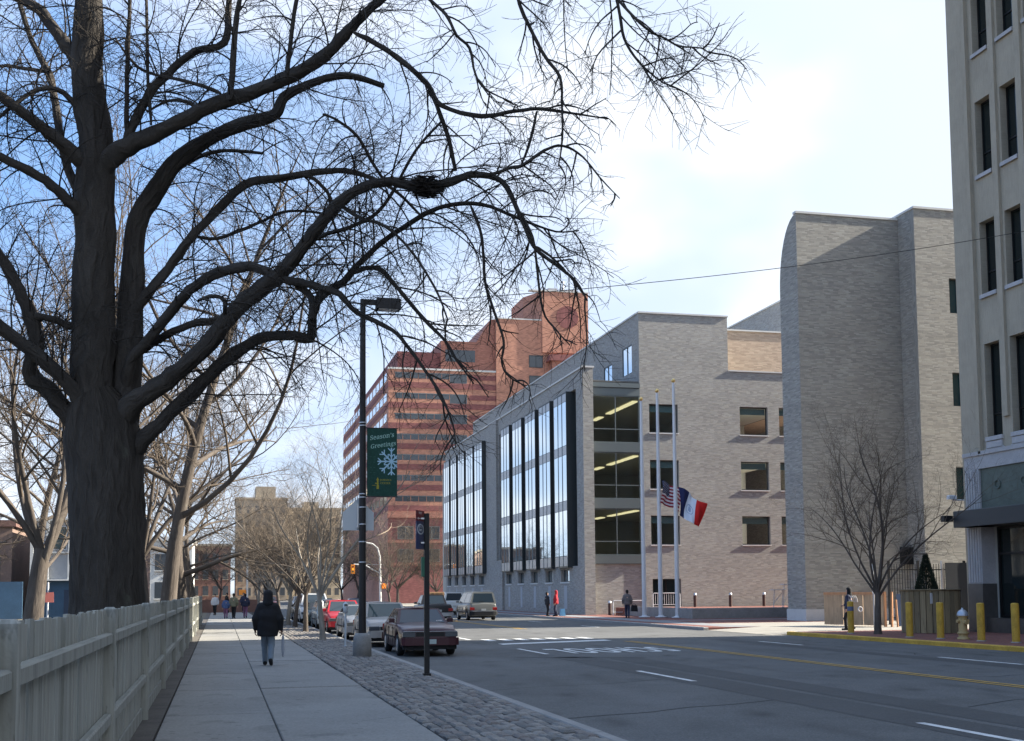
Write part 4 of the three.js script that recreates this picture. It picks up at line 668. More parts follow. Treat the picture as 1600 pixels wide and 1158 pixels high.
const LIMBS = [
  [-1.83, 1.1, -21.16, 0.627, -1.84, 1.42, -21.14, 0.595, -1.85, 2.23, -21.08, 0.595, -1.87, 3.09, -21.01, 0.605, -1.9, 3.74, -20.97, 0.605, -1.95, 4.28, -20.94, 0.616, -1.98, 4.6, -20.92, 0.541, -2.02, 4.93, -20.9, 0.432, -2.06, 5.2, -20.89, 0.259],
  [-2.03, 4.39, -20.95, 0.476, -2.11, 5.25, -20.9, 0.389, -2.11, 6.11, -20.83, 0.346, -2.12, 6.98, -20.76, 0.324, -2.11, 7.84, -20.69, 0.314, -2.1, 8.59, -20.62, 0.303, -2.11, 9.35, -20.57, 0.259, -2.22, 9.99, -20.54, 0.259, -2.28, 10.64, -20.5, 0.249, -2.24, 11.29, -20.44, 0.227, -2.24, 12.15, -20.37, 0.195, -2.15, 13.33, -20.25, 0.151, -2.27, 14.52, -20.19, 0.097],
  [-1.67, 4.41, -21.06, 0.393, -1.61, 5.3, -21.08, 0.285, -1.56, 6.2, -21.09, 0.232, -1.52, 7.1, -21.11, 0.199, -1.52, 7.67, -21.13, 0.189, -1.44, 8.24, -21.13, 0.178, -1.16, 8.74, -21.08, 0.168, -0.82, 9.26, -21.03, 0.146, -0.23, 9.7, -20.93, 0.124, 0.31, 9.96, -20.84, 0.113, 0.84, 10.14, -20.76, 0.102, 1.04, 10.49, -20.73, 0.091, 1.61, 10.79, -20.64, 0.068, 2.14, 10.9, -20.56, 0.057, 2.76, 10.74, -20.49, 0.046],
  [-2.1, 8.48, -20.63, 0.16, -1.91, 8.94, -20.46, 0.183, -1.57, 9.19, -20.27, 0.159, -1.05, 9.39, -20.02, 0.134, -0.53, 9.61, -19.76, 0.126, 0.03, 9.81, -19.49, 0.117, 0.59, 9.95, -19.23, 0.109, 1.19, 10.17, -18.94, 0.108, 1.63, 10.45, -18.7, 0.1, 1.92, 10.75, -18.52, 0.092, 2.16, 10.97, -18.37, 0.076, 2.45, 11.21, -18.21, 0.068, 2.92, 11.6, -17.93, 0.06, 3.58, 12.01, -17.57, 0.052, 4.32, 12.07, -17.22, 0.044, 5.06, 11.68, -16.9, 0.037, 5.69, 11.14, -16.63, 0.033, 5.82, 10.6, -16.54, 0.025, 5.88, 10.07, -16.47, 0.022, 6.07, 9.68, -16.37, 0.018, 6.35, 9.37, -16.25, 0.013, 6.52, 9.25, -16.17, 0.009],
  [1.96, 10.58, -18.22, 0.045, 2.43, 10.3, -18.08, 0.045, 2.82, 9.97, -17.96, 0.045, 3.1, 9.68, -17.88, 0.045, 3.31, 9.33, -17.82, 0.037, 3.9, 9.14, -17.63, 0.037, 4.36, 9.19, -17.47, 0.033, 4.77, 9.21, -17.32, 0.03, 5.36, 9.1, -17.13, 0.018, 5.78, 9.01, -16.99, 0.011],
  [3.1, 9.69, -17.91, 0.037, 3.26, 9.39, -17.97, 0.034, 3.46, 8.93, -18.07, 0.034, 3.6, 8.43, -18.2, 0.03],
  [-1.61, 9.09, -20.2, 0.095, -1.51, 9.5, -20.22, 0.079, -1.21, 10.16, -20.22, 0.08, -0.94, 10.48, -20.21, 0.072, -0.51, 10.89, -20.17, 0.068, -0.03, 11.08, -20.14, 0.065, 0.04, 11.75, -20.18, 0.053, 0.04, 12.47, -20.24, 0.041, 0.16, 13.44, -20.29, 0.025],
  [0.03, 9.74, -19.28, 0.062, 0.09, 9.9, -19.28, 0.054, 0.15, 10.98, -19.34, 0.047, 0.21, 11.48, -19.36, 0.039, 0.29, 12.27, -19.39, 0.031, 0.46, 13.2, -19.41, 0.02],
  [-1.59, 9.32, -20.23, 0.048, -1.59, 9.86, -20.07, 0.039, -1.58, 10.44, -19.9, 0.035, -1.53, 11.39, -19.6, 0.031, -1.5, 12.14, -19.36, 0.023],
  [-1.19, 9.49, -20.02, 0.032, -1.27, 10.39, -20.2, 0.028, -1.33, 11.86, -20.47, 0.024, -1.39, 12.73, -20.63, 0.016],
  [0.94, 9.86, -18.53, 0.045, 0.96, 10.07, -18.49, 0.038, 1.01, 10.55, -18.39, 0.034, 1.09, 11.13, -18.26, 0.03, 1.22, 11.89, -18.09, 0.019],
  [-0.07, 9.83, -19.3, 0.039, -0.35, 10.02, -19.52, 0.031, -0.75, 10.23, -19.84, 0.028, -1.22, 10.45, -20.2, 0.024, -1.52, 10.71, -20.44, 0.024, -1.85, 11.26, -20.76, 0.016],
  [-0.43, 9.71, -19.71, 0.031, -0.64, 9.91, -19.94, 0.032, -0.94, 10.01, -20.23, 0.024, -1.3, 9.95, -20.63, 0.016],
  [2.76, 11.27, -17.55, 0.029, 3.06, 10.82, -17.4, 0.026, 3.28, 10.56, -17.29, 0.025, 3.43, 10.2, -17.19, 0.022, 3.61, 9.97, -17.1, 0.022, 3.68, 9.54, -17.02, 0.018, 3.83, 9.27, -16.94, 0.014, 4.19, 9.03, -16.76, 0.01],
  [4.06, 11.88, -16.98, 0.036, 4.24, 11.2, -16.88, 0.033, 4.33, 10.62, -16.82, 0.029, 4.48, 10.21, -16.75, 0.029, 4.68, 9.75, -16.66, 0.026, 4.89, 9.39, -16.57, 0.024, 4.9, 8.9, -16.53, 0.018, 4.89, 8.39, -16.5, 0.014, 4.82, 8, -16.49, 0.009],
  [5.44, 11.14, -16.49, 0.029, 5.71, 10.57, -16.26, 0.023, 6.05, 10.02, -15.99, 0.018, 6.3, 9.81, -15.83, 0.015, 6.46, 9.66, -15.71, 0.014, 6.72, 9.58, -15.54, 0.01, 6.84, 9.46, -15.45, 0.007],
  [-2.22, 9.99, -20.54, 0.16, -2.44, 10.69, -20.7, 0.129, -2.63, 11.03, -20.81, 0.113, -2.91, 11.46, -20.96, 0.098, -3.18, 11.82, -21.1, 0.09, -3.6, 12.1, -21.3, 0.074, -4.29, 12.56, -21.62, 0.058, -5.23, 13.26, -22.05, 0.034],
  [-2.2, 8.16, -20.68, 0.08, -2.46, 8.65, -20.88, 0.081, -2.63, 9.08, -21.03, 0.073, -2.75, 9.58, -21.17, 0.065, -2.91, 10.4, -21.39, 0.066, -3.02, 10.85, -21.52, 0.067, -3.34, 11.51, -21.76, 0.05, -3.58, 12.24, -21.98, 0.042, -3.77, 13.18, -22.21, 0.034],
  [-2.1, 8.75, -20.61, 0.144, -2.48, 9.08, -20.44, 0.127, -2.84, 9.33, -20.3, 0.102, -3.07, 9.48, -20.21, 0.086, -3.54, 9.78, -20.02, 0.077, -4.08, 10.05, -19.82, 0.06, -4.78, 10.19, -19.61, 0.037],
  [-2.09, 7.84, -20.68, 0.112, -2.38, 8.12, -20.49, 0.103, -2.62, 8.32, -20.34, 0.086, -2.95, 8.53, -20.16, 0.077, -3.49, 8.71, -19.91, 0.068, -4.02, 8.84, -19.67, 0.052, -4.69, 8.88, -19.38, 0.029],
  [-2.06, 4.29, -21.07, 0.322, -2.33, 4.56, -21.06, 0.217, -2.53, 4.77, -21.05, 0.176, -2.84, 5.14, -21.03, 0.152, -3.08, 5.33, -21.03, 0.143, -3.12, 5.58, -20.99, 0.127, -3.01, 5.92, -20.88, 0.127, -3.12, 6.34, -20.81, 0.119, -3.29, 6.75, -20.76, 0.102, -3.47, 7.11, -20.72, 0.094, -3.71, 7.51, -20.68, 0.078, -3.89, 8.02, -20.6, 0.062, -4.18, 8.72, -20.51, 0.039],
  [-2.06, 4.39, -20.95, 0.208, -2.37, 5.05, -20.73, 0.134, -2.6, 5.32, -20.64, 0.118, -3.02, 5.69, -20.51, 0.117, -3.51, 6.04, -20.39, 0.108, -3.97, 6.42, -20.24, 0.084, -4.7, 6.66, -20.11, 0.052, -5.49, 6.98, -19.94, 0.029],
  [-2.1, 6.11, -20.82, 0.08, -2.43, 6.19, -20.79, 0.072, -2.73, 6.29, -20.76, 0.063, -3.03, 6.34, -20.73, 0.063],
  [-2.96, 10.69, -21.08, 0.041, -3.41, 10.93, -21.6, 0.033, -3.94, 11.19, -22.19, 0.03, -4.76, 11.32, -23.13, 0.018],
  [-2.2, 9.56, -20.57, 0.064, -2.61, 10.05, -20.38, 0.047, -3, 10.05, -20.33, 0.039, -3.38, 9.72, -20.27, 0.031, -3.84, 9.16, -20.18, 0.023],
  [-1.87, 4.28, -20.92, 0.272, -1.47, 4.84, -20.6, 0.19, -1.16, 5.07, -20.4, 0.166, -0.79, 5.31, -20.18, 0.149, -0.24, 5.78, -19.82, 0.14, 0.23, 6.34, -19.46, 0.139, 0.74, 6.7, -19.14, 0.13, 1, 6.94, -18.95, 0.122, 1.25, 7.24, -18.76, 0.106, 1.53, 7.58, -18.53, 0.098, 1.76, 7.83, -18.36, 0.09, 2.05, 8.01, -18.18, 0.082, 2.46, 8.09, -17.95, 0.074, 2.79, 8, -17.78, 0.081, 3.25, 7.96, -17.54, 0.073, 3.52, 8.03, -17.38, 0.058, 3.74, 8.06, -17.26, 0.051, 4.1, 7.91, -17.07, 0.043, 4.31, 7.42, -16.92, 0.036, 4.51, 6.84, -16.76, 0.03, 4.81, 6.52, -16.59, 0.025, 5.06, 6.26, -16.45, 0.02, 5.2, 5.95, -16.35, 0.013],
  [3.68, 7.95, -16.98, 0.036, 3.92, 7.94, -16.85, 0.028, 4.15, 8.01, -16.73, 0.028, 4.32, 8.03, -16.63, 0.028, 4.6, 8.21, -16.46, 0.024, 4.85, 8.25, -16.32, 0.02, 5.11, 8.06, -16.2, 0.015, 5.35, 7.69, -16.06, 0.011, 5.58, 7.38, -15.93, 0.007],
  [4.31, 8.05, -16.71, 0.021, 4.47, 8.47, -16.78, 0.021, 4.6, 8.97, -16.87, 0.018],
  [-1.83, 3.81, -21.05, 0.273, -1.36, 4.25, -20.81, 0.168, -1.01, 4.56, -20.63, 0.128, -0.44, 5.11, -20.33, 0.119, 0.07, 5.59, -20.07, 0.111, 0.59, 5.91, -19.82, 0.094, 1.04, 5.96, -19.64, 0.086, 1.4, 5.9, -19.51, 0.086, 1.43, 6.21, -19.43, 0.074, 1.55, 6.55, -19.32, 0.07, 1.9, 6.78, -19.16, 0.062, 2.14, 7.04, -19.02, 0.05, 2.49, 7.37, -18.84, 0.046, 2.93, 7.67, -18.63, 0.042, 3.39, 7.89, -18.41, 0.038, 4.01, 7.91, -18.17, 0.032, 4.61, 7.63, -17.94, 0.024, 5.13, 7.41, -17.75, 0.015, 5.48, 7.41, -17.61, 0.01],
  [0.91, 6.72, -19, 0.084, 1.21, 6.65, -18.84, 0.068, 1.5, 6.54, -18.68, 0.06, 1.79, 6.41, -18.53, 0.052, 2.05, 6.09, -18.36, 0.041, 2.57, 5.77, -18.08, 0.033, 2.81, 5.45, -17.92, 0.029, 3.04, 5.08, -17.77, 0.025, 3.25, 4.67, -17.6, 0.022, 3.4, 4.21, -17.45, 0.014, 3.42, 3.86, -17.37, 0.009],
  [1.14, 6.64, -19.05, 0.061, 1.37, 6.43, -18.87, 0.053, 1.39, 6.02, -18.73, 0.053],
  [2.03, 6.91, -19.12, 0.047, 2.28, 6.97, -18.93, 0.042, 2.49, 6.91, -18.79, 0.04, 2.72, 6.58, -18.59, 0.035, 3.1, 6, -18.25, 0.03, 3.39, 5.62, -18.01, 0.024, 3.55, 5.27, -17.83, 0.018, 3.76, 4.89, -17.62, 0.011],
  [3.68, 7.63, -17.42, 0.029, 3.81, 7.21, -17.33, 0.025, 3.85, 6.8, -17.27, 0.023, 3.86, 6.38, -17.22, 0.022, 3.98, 5.9, -17.13, 0.021, 4.1, 5.45, -17.05, 0.019, 4.06, 5.12, -17.02, 0.016, 4.15, 4.9, -16.96, 0.013, 4.39, 4.74, -16.85, 0.008],
  [4.35, 7.35, -16.86, 0.023, 4.49, 6.99, -16.78, 0.021, 4.53, 6.64, -16.73, 0.02, 4.6, 5.86, -16.64, 0.017, 4.77, 5.55, -16.55, 0.014, 4.96, 5.3, -16.46, 0.008],
  [4.54, 6.84, -16.75, 0.021, 4.72, 6.68, -16.65, 0.018, 4.9, 6.46, -16.54, 0.015, 5.06, 6.2, -16.43, 0.013, 5.17, 6, -16.35, 0.008],
  [-1.59, 5.17, -20.93, 0.113, -1.49, 5.65, -20.7, 0.096, -1.28, 5.87, -20.53, 0.088, -0.88, 6.34, -20.18, 0.087, -0.53, 6.69, -19.89, 0.086, -0.18, 6.89, -19.65, 0.085, 0.29, 6.99, -19.36, 0.085, 0.56, 6.93, -19.2, 0.077, 0.91, 6.72, -19, 0.076],
  [-1.33, 5.83, -20.86, 0.073, -1.13, 5.97, -20.7, 0.072, -0.81, 6.11, -20.45, 0.068, -0.45, 6.21, -20.19, 0.067, -0.03, 6.23, -19.9, 0.067, 0.17, 6.35, -19.73, 0.062],
  [-1.58, 6.39, -20.98, 0.114, -1.45, 6.63, -21, 0.098, -1.28, 6.85, -21, 0.094, -0.93, 7.34, -21.02, 0.086, -0.61, 7.84, -21.04, 0.079, -0.32, 8.2, -21.04, 0.079, 0.34, 8.92, -21.04, 0.076, 0.86, 9.07, -21.03, 0.072, 1.55, 9.24, -21.01, 0.06, 2.13, 9.31, -21, 0.051, 2.6, 9.22, -21, 0.039, 3.07, 9, -21.02, 0.03, 3.55, 8.58, -21.09, 0.022],
  [1.33, 9.17, -20.97, 0.042, 1.58, 9.11, -20.98, 0.038, 1.86, 8.82, -21.04, 0.034, 1.92, 8.43, -21.16, 0.026, 2.16, 7.94, -21.28, 0.017],
  [-0.54, 8.01, -21.22, 0.033, -0.1, 8.01, -21.29, 0.03, 0.57, 8.35, -21.39, 0.03, 1.14, 8.65, -21.47, 0.026, 1.96, 8.68, -21.58, 0.018],
  [-1.49, 7.65, -20.96, 0.065, -1.29, 8.43, -21.31, 0.058, -0.99, 9.13, -21.6, 0.055, -0.57, 9.6, -21.82, 0.043, -0.01, 9.9, -22.04, 0.035, 0.7, 10, -22.3, 0.027],
  [1.23, 7.33, -19.28, 0.054, 1.52, 7.47, -19.01, 0.038, 2.09, 7.57, -18.52, 0.032, 2.45, 7.78, -18.15, 0.027, 2.84, 8.44, -17.47, 0.022, 3.16, 8.75, -17.04, 0.017],
  [0.02, 6.22, -19.88, 0.039, 0.02, 6.27, -18.77, 0.033, -0.17, 6.16, -18.04, 0.028, -0.34, 5.9, -17.31, 0.02],
  [2.53, 8.23, -18.48, 0.03, 2.25, 8.51, -18.22, 0.026, 2.02, 8.77, -17.98, 0.024, 1.7, 8.92, -17.78, 0.022, 1.45, 8.96, -17.65, 0.018],
  [1.78, 7.87, -18.49, 0.038, 2.05, 7.56, -18.17, 0.03, 2.4, 7.34, -17.81, 0.026, 2.73, 6.86, -17.37, 0.021, 3.02, 6.15, -16.84, 0.017, 3.14, 5.59, -16.47, 0.011]
];
{ // ---- the great bare tree behind the fence
  const base = [-1.80, 0, 21.1], t = thing('great_tree', 'huge bare street tree with a dark massive trunk overhanging the pavement', 'tree', base), r = RNG(404);
  const twigs = new GB();
  LIMBS.forEach((flat, i) => {
    let f = flat;
    if (i === 0) f = [-1.86, -0.25, -21.2, 0.74, -1.85, 0.3, -21.18, 0.64, ...flat.slice(4)];
    const { pts, rad } = smooth(f, i < 3 ? 8 : 4), g = new GB(), big = rad[0] > 0.1;
    if (i > 2) for (let k = 1; k < pts.length; k++) { const q = pts[k], w = i === 0 ? 0.02 : Math.min(0.03, rad[k] * 0.25); pts[k] = [q[0] + (r() - 0.5) * w, q[1] + (r() - 0.5) * w, q[2] + (r() - 0.5) * w]; rad[k] *= 1 + (r() - 0.5) * (i < 3 ? 0.05 : 0.16); }
    if (i === 0) pts.forEach((q) => { q[0] = Math.min(q[0], -1.84); });
    if (i > 2) { rad[0] *= 0.5; rad[1] *= 0.8; rad[2] *= 0.95; } else if (i > 0) for (let k = 0; k < 14; k++) rad[k] *= mix(0.62, 1, k / 14);
    const start = g.count; g.tube(pts, rad, i === 0 ? 64 : i < 3 ? 36 : big ? 16 : 8, false);
    if (i < 3) for (let k = start; k < g.count; k++) { const [x, y, z] = [g.p[3 * k], g.p[3 * k + 1], g.p[3 * k + 2]], R = Math.min(1, rad[Math.floor((k - start) / ((i === 0 ? 64 : 36) + 1))] / 0.4), n = R * (noise3.noise(x * 2.2, y * 1.3, z * 2.2) * 0.06 + (0.5 - Math.abs(noise3.noise(x * 7, y * 1.1, z * 7))) * 0.05 + noise3.noise(x * 15, y * 2.6, z * 15) * 0.02); g.p[3 * k] += g.n[3 * k] * n; g.p[3 * k + 1] += g.n[3 * k + 1] * n; g.p[3 * k + 2] += g.n[3 * k + 2] * n; }
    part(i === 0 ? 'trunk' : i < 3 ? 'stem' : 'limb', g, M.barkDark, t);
    if (i > 0) {
      const a = i < 3 ? 0.45 : rad[0] > 0.2 ? 0.3 : 0.1;
      spray(twigs, pts.slice(Math.floor(a * pts.length)), rad[Math.floor(a * pts.length)], 0, r, { lenBy: true, per: [i < 3 ? 2.7 : 4.0, 5.0, 7.0], len: [1.9, 0.95, 0.42], rad: [0.015, 0.0064, 0.0038], lift: 0.0, from: 0.02, wob: 0.14, pull: (u, l) => (l === 0 ? -0.05 - 0.07 * u : l === 1 ? -0.05 : -0.01) });
    }
  });
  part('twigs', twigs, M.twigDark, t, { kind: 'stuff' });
  const nest = new GB(); for (let k = 0; k < 260; k++) { const c = V.rnd(r).map((v, i) => v * [0.20, 0.17, 0.2][i] * Math.cbrt(r())), p = V.add([3.02, 7.92, -17.6], c), d = V.perp([0, 1, 0.2], r); nest.tube([V.add(p, d, -0.16), V.add(p, V.rnd(r), 0.03), V.add(p, d, 0.16)], 0.008, 3); }
  single('bird_nest', nest, M.twigDark, 'ragged dark twig nest on the middle limb of the great tree', 'nest');
}
function genTree(name, label, o) {
  const r = RNG(o.seed), t = thing(name, label, 'tree', [0, 0, 0], o.group), wood = new GB(), limbs = [], tw = new GB();
  const H = o.H, tp = walk([0, -0.2, 0], [o.lean ?? 0, 1, 0], o.fork + 0.2, 5, r, 0.05, () => 0.05), tr = tp.map((q, i) => o.R * (1 - 0.28 * i / 5) * (i === 0 ? 1.35 : i === 1 ? 1.06 : 1));
  wood.tube(tp, tr, o.sides ?? 12);
  const top = tp[5], br = (p, d, len, rad, lv) => {
    const n = lv === 1 ? 9 : 6, pts = walk(p, d, len, n, r, lv === 1 ? 0.13 : 0.2, (u) => lv === 1 ? o.rise ?? 0.05 : (o.rise2 ?? 0.06)), g = lv === 1 ? new GB() : tw; g.tube(pts, taper(n + 1, rad, rad * (lv === 1 ? 0.22 : 0.35)), lv === 1 ? 8 : 5); if (lv === 1) limbs.push(g);
    const kids = lv === 1 ? o.kids : Math.round(o.kids * 0.75);
    if (lv < 3) for (let k = 0; k < kids; k++) { const u = mix(0.22, 1, (k + r()) / kids), q = at(pts, u), i = Math.min(n - 1, Math.floor(u * n)), dd = V.norm(V.add(V.add(V.perp(dirAt(pts, i), r), dirAt(pts, i), 0.9), [0, o.up ?? 0.2, 0])); br(q, dd, len * (lv === 1 ? 0.46 : 0.5) * (0.7 + 0.6 * r()), rad * (1 - 0.7 * u) * 0.55, lv + 1); }
    else spray(tw, pts, rad, 1, r, { per: [0, o.per ?? 3.2, 4], len: [0, 0.75 * (o.tl ?? 1), 0.34], rad: [0, 0.009 * (o.tr ?? 1), 0.0055 * (o.tr ?? 1)], lift: 0.12, from: 0.05, pull: () => 0.03 });
  };
  if (o.leader) {
    const up = walk(at(tp, 0.88), dirAt(tp, 4), H - o.fork, 12, r, 0.07, () => 0.12), ur = taper(13, tr[5] * 1.01, 0.02); wood.tube(up, ur, o.sides ?? 12);
    for (let k = 0; k < o.limbs; k++) { const u = Math.pow((k + 0.3 * r()) / o.limbs, 0.9) * 0.92, a = k * 2.4 + r() * 0.9, s = o.spread * (1.25 - 0.7 * u) * (0.8 + 0.4 * r()), rr = tr[5] * (1 - u) * 0.46 + 0.02; br(u < 0.02 ? at(tp, 0.8) : at(up, u), V.norm([Math.cos(a) * s, 0.55, Math.sin(a) * s]), (H - o.fork) * (0.62 - 0.36 * u) * (0.75 + 0.5 * r()), rr, 1); }
  } else for (let k = 0; k < o.limbs; k++) { const a = k / o.limbs * 6.283 + r() * 0.8, s = o.spread * (0.6 + 0.7 * r()), low = k < (o.low ?? 0) ? at(tp, 0.55 + 0.3 * r()) : at(tp, 0.86 + 0.14 * r()); br(low, V.norm([Math.cos(a) * s, 1, Math.sin(a) * s]), (H - o.fork) * (0.75 + 0.4 * r()) * (k === 0 ? 1.1 : 0.95), o.R * (k === 0 ? 0.55 : 0.34), 1); }
  part('trunk', wood, o.bark, t); limbs.forEach((g) => part('limb', g, o.bark, t)); part('crown', tw, o.twig, t, { kind: 'stuff' });
  return t;
}
const put = (t, L, Z, turn = 0, s = 1) => { t.position.set(L, 0, -Z); t.rotation.y = turn; t.scale.setScalar(s); return t; };
{
  const G1 = 'bare trees behind the fence', G2 = 'bare street trees along the kerb';
  const big = { H: 15.5, R: 0.42, fork: 3.2, limbs: 13, spread: 0.8, kids: 6, leader: true, low: 2, bark: M.barkMid, twig: M.twigMid, group: G1, per: 3.4, tr: 1.25, up: 0.12 };
  const a = put(genTree('park_tree', 'bare sunlit tree with a forked brown trunk at the far left', { ...big, seed: 3, fork: 3.4, R: 0.37, H: 14, leader: false, limbs: 6, spread: 0.5 }), -6.5, 45.3, 0.6);
  const b = put(genTree('park_tree', 'tall bare tree close behind the fence, just right of the great trunk', { ...big, seed: 21, fork: 3.9, R: 0.36, H: 21, limbs: 18, spread: 1.0 }), -2.05, 49.2, 2.1);
  const c = put(genTree('park_tree', 'bare wide-limbed tree behind the fence, its boughs reaching over the walker', { ...big, seed: 57, fork: 3.4, H: 13.5, spread: 1.5, rise: 0.01, up: 0.0, limbs: 15 }), -2.0, 67, 0.2);
  dup(a, [-3.6, 0, 61], 3.3, 'bare tree set back from the fence, half hidden by the great trunk', 1.05); dup(b, [-2.2, 0, 86], 4.4, 'bare park tree standing by the end of the fence', 0.85); dup(c, [-2.2, 0, 106], 5.2, 'farthest bare park tree beside the pavement', 0.9); dup(b, [-10.5, 0, 74], 1.4, 'bare tree in front of the pale panel building', 0.9); dup(c, [-13, 0, 58], 2.4, 'bare spreading tree left of the forked trunk', 0.85);
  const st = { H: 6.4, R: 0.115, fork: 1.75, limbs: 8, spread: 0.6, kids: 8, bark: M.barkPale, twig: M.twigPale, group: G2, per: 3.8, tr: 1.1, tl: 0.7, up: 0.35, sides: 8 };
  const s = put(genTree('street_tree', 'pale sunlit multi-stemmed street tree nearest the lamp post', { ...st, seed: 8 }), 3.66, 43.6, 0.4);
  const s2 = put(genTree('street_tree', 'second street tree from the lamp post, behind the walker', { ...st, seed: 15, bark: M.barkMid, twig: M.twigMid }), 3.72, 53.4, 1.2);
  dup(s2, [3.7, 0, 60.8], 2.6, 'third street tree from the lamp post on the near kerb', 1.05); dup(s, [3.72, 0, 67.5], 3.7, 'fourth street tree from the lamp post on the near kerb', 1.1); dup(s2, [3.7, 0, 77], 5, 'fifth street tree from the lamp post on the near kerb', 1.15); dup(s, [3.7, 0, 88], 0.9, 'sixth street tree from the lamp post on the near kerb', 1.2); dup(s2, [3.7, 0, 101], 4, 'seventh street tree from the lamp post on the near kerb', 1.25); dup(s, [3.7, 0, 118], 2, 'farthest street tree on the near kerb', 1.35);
  const far = put(genTree('avenue_tree', 'bushy bare brown tree in front of the red building, left of the traffic signal', { H: 12, R: 0.24, fork: 2.4, limbs: 9, spread: 0.8, kids: 8, bark: M.barkMid, twig: M.twigMid, group: 'bare trees before the red building', per: 3.2, tr: 2.2, tl: 1.2, up: 0.15, sides: 8, seed: 33 }), 24.6, 168, 0.3);
  dup(far, [21, 0, 150], 1.9, 'bushy bare brown tree beside the signal mast', 0.75); dup(far, [30, 0, 166], 2.9, 'bushy bare tree at the foot of the red building beside the bus stop pole', 0.8); dup(far, [36.5, 0, 170], 4.1, 'rightmost bushy bare tree below the red building', 0.75); dup(far, [22.5, 0, 200], 5.2, 'bare tree along the street side of the red building', 0.9); dup(far, [22.5, 0, 226], 0.7, 'bare tree far along the street side of the red building', 1.0);
  dup(far, [8, 0, 262], 2.2, 'bare tree in front of the far tan block', 1.1); dup(far, [17, 0, 275], 3.2, 'bare tree between the two far apartment blocks', 1.1); dup(far, [0, 0, 235], 4.6, 'bare tree at the far end of the pavement', 1.0); dup(far, [-7, 0, 210], 5.9, 'bare tree beyond the white rendered building', 1.0);
  const rt = put(genTree('young_tree', 'young bare tree on the right pavement before the brick tower', { H: 6.9, R: 0.14, fork: 1.55, limbs: 9, spread: 0.44, kids: 7, bark: M.barkMid, twig: M.twigMid, per: 3.6, tr: 0.95, tl: 0.75, up: 0.38, sides: 8, seed: 71 }), 23.94, 40.0, 1.1);
}
// ================================================================ vehicles (local: x across, z towards the nose, origin on the ground)
function paint(c, rough = 0.3) { return new THREE.MeshPhysicalMaterial({ color: lin(...c), roughness: rough, metalness: 0.1, specularIntensity: 0.6, clearcoat: 0.2, clearcoatRoughness: 0.05, side: THREE.DoubleSide }); }
const lerpKeys = (keys, s) => { for (let i = 0; i < keys.length - 1; i++) if (s <= keys[i + 1][0]) { const t = sstep(keys[i][0], keys[i + 1][0], s) * 0.35 + 0.65 * (s - keys[i][0]) / (keys[i + 1][0] - keys[i][0]); return mix(keys[i][1], keys[i + 1][1], Math.max(0, t)); } return keys[keys.length - 1][1]; };
const SEDAN = { L: 4.55, W: 1.72, top: [[-2.28, 0.80], [-2.15, 0.93], [-1.2, 0.96], [0.75, 0.93], [1.5, 0.88], [2.05, 0.81], [2.24, 0.74], [2.28, 0.68]], green: { cowl: 0.82, roofF: 0.15, roofR: -0.95, rear: -1.65, yb: 0.91, yr: 1.36 }, ax: [1.37, -1.28] };
const WAGON = { ...SEDAN, L: 4.4, top: [[-2.2, 0.86], [-2.1, 1.0], [-1.2, 1.0], [0.8, 0.98], [1.5, 0.92], [2.0, 0.82], [2.18, 0.68], [2.2, 0.60]], green: { cowl: 0.95, roofF: 0.2, roofR: -1.7, rear: -2.02, yb: 0.97, yr: 1.50 } };
const VAN = { L: 4.8, W: 1.9, top: [[-2.4, 1.0], [-2.36, 1.12], [1.1, 1.10], [1.8, 1.0], [2.25, 0.86], [2.4, 0.7]], green: { cowl: 1.55, roofF: 0.75, roofR: -2.2, rear: -2.34, yb: 1.09, yr: 1.82 }, ax: [1.5, -1.5] };
const PICKUP = { L: 5.2, W: 1.85, top: [[-2.6, 0.95], [-2.56, 1.08], [0.2, 1.08], [1.0, 1.06], [2.2, 1.0], [2.5, 0.9], [2.6, 0.7]], green: { cowl: 0.95, roofF: 0.4, roofR: -0.55, rear: -0.75, yb: 1.06, yr: 1.68 }, ax: [1.7, -1.6] };
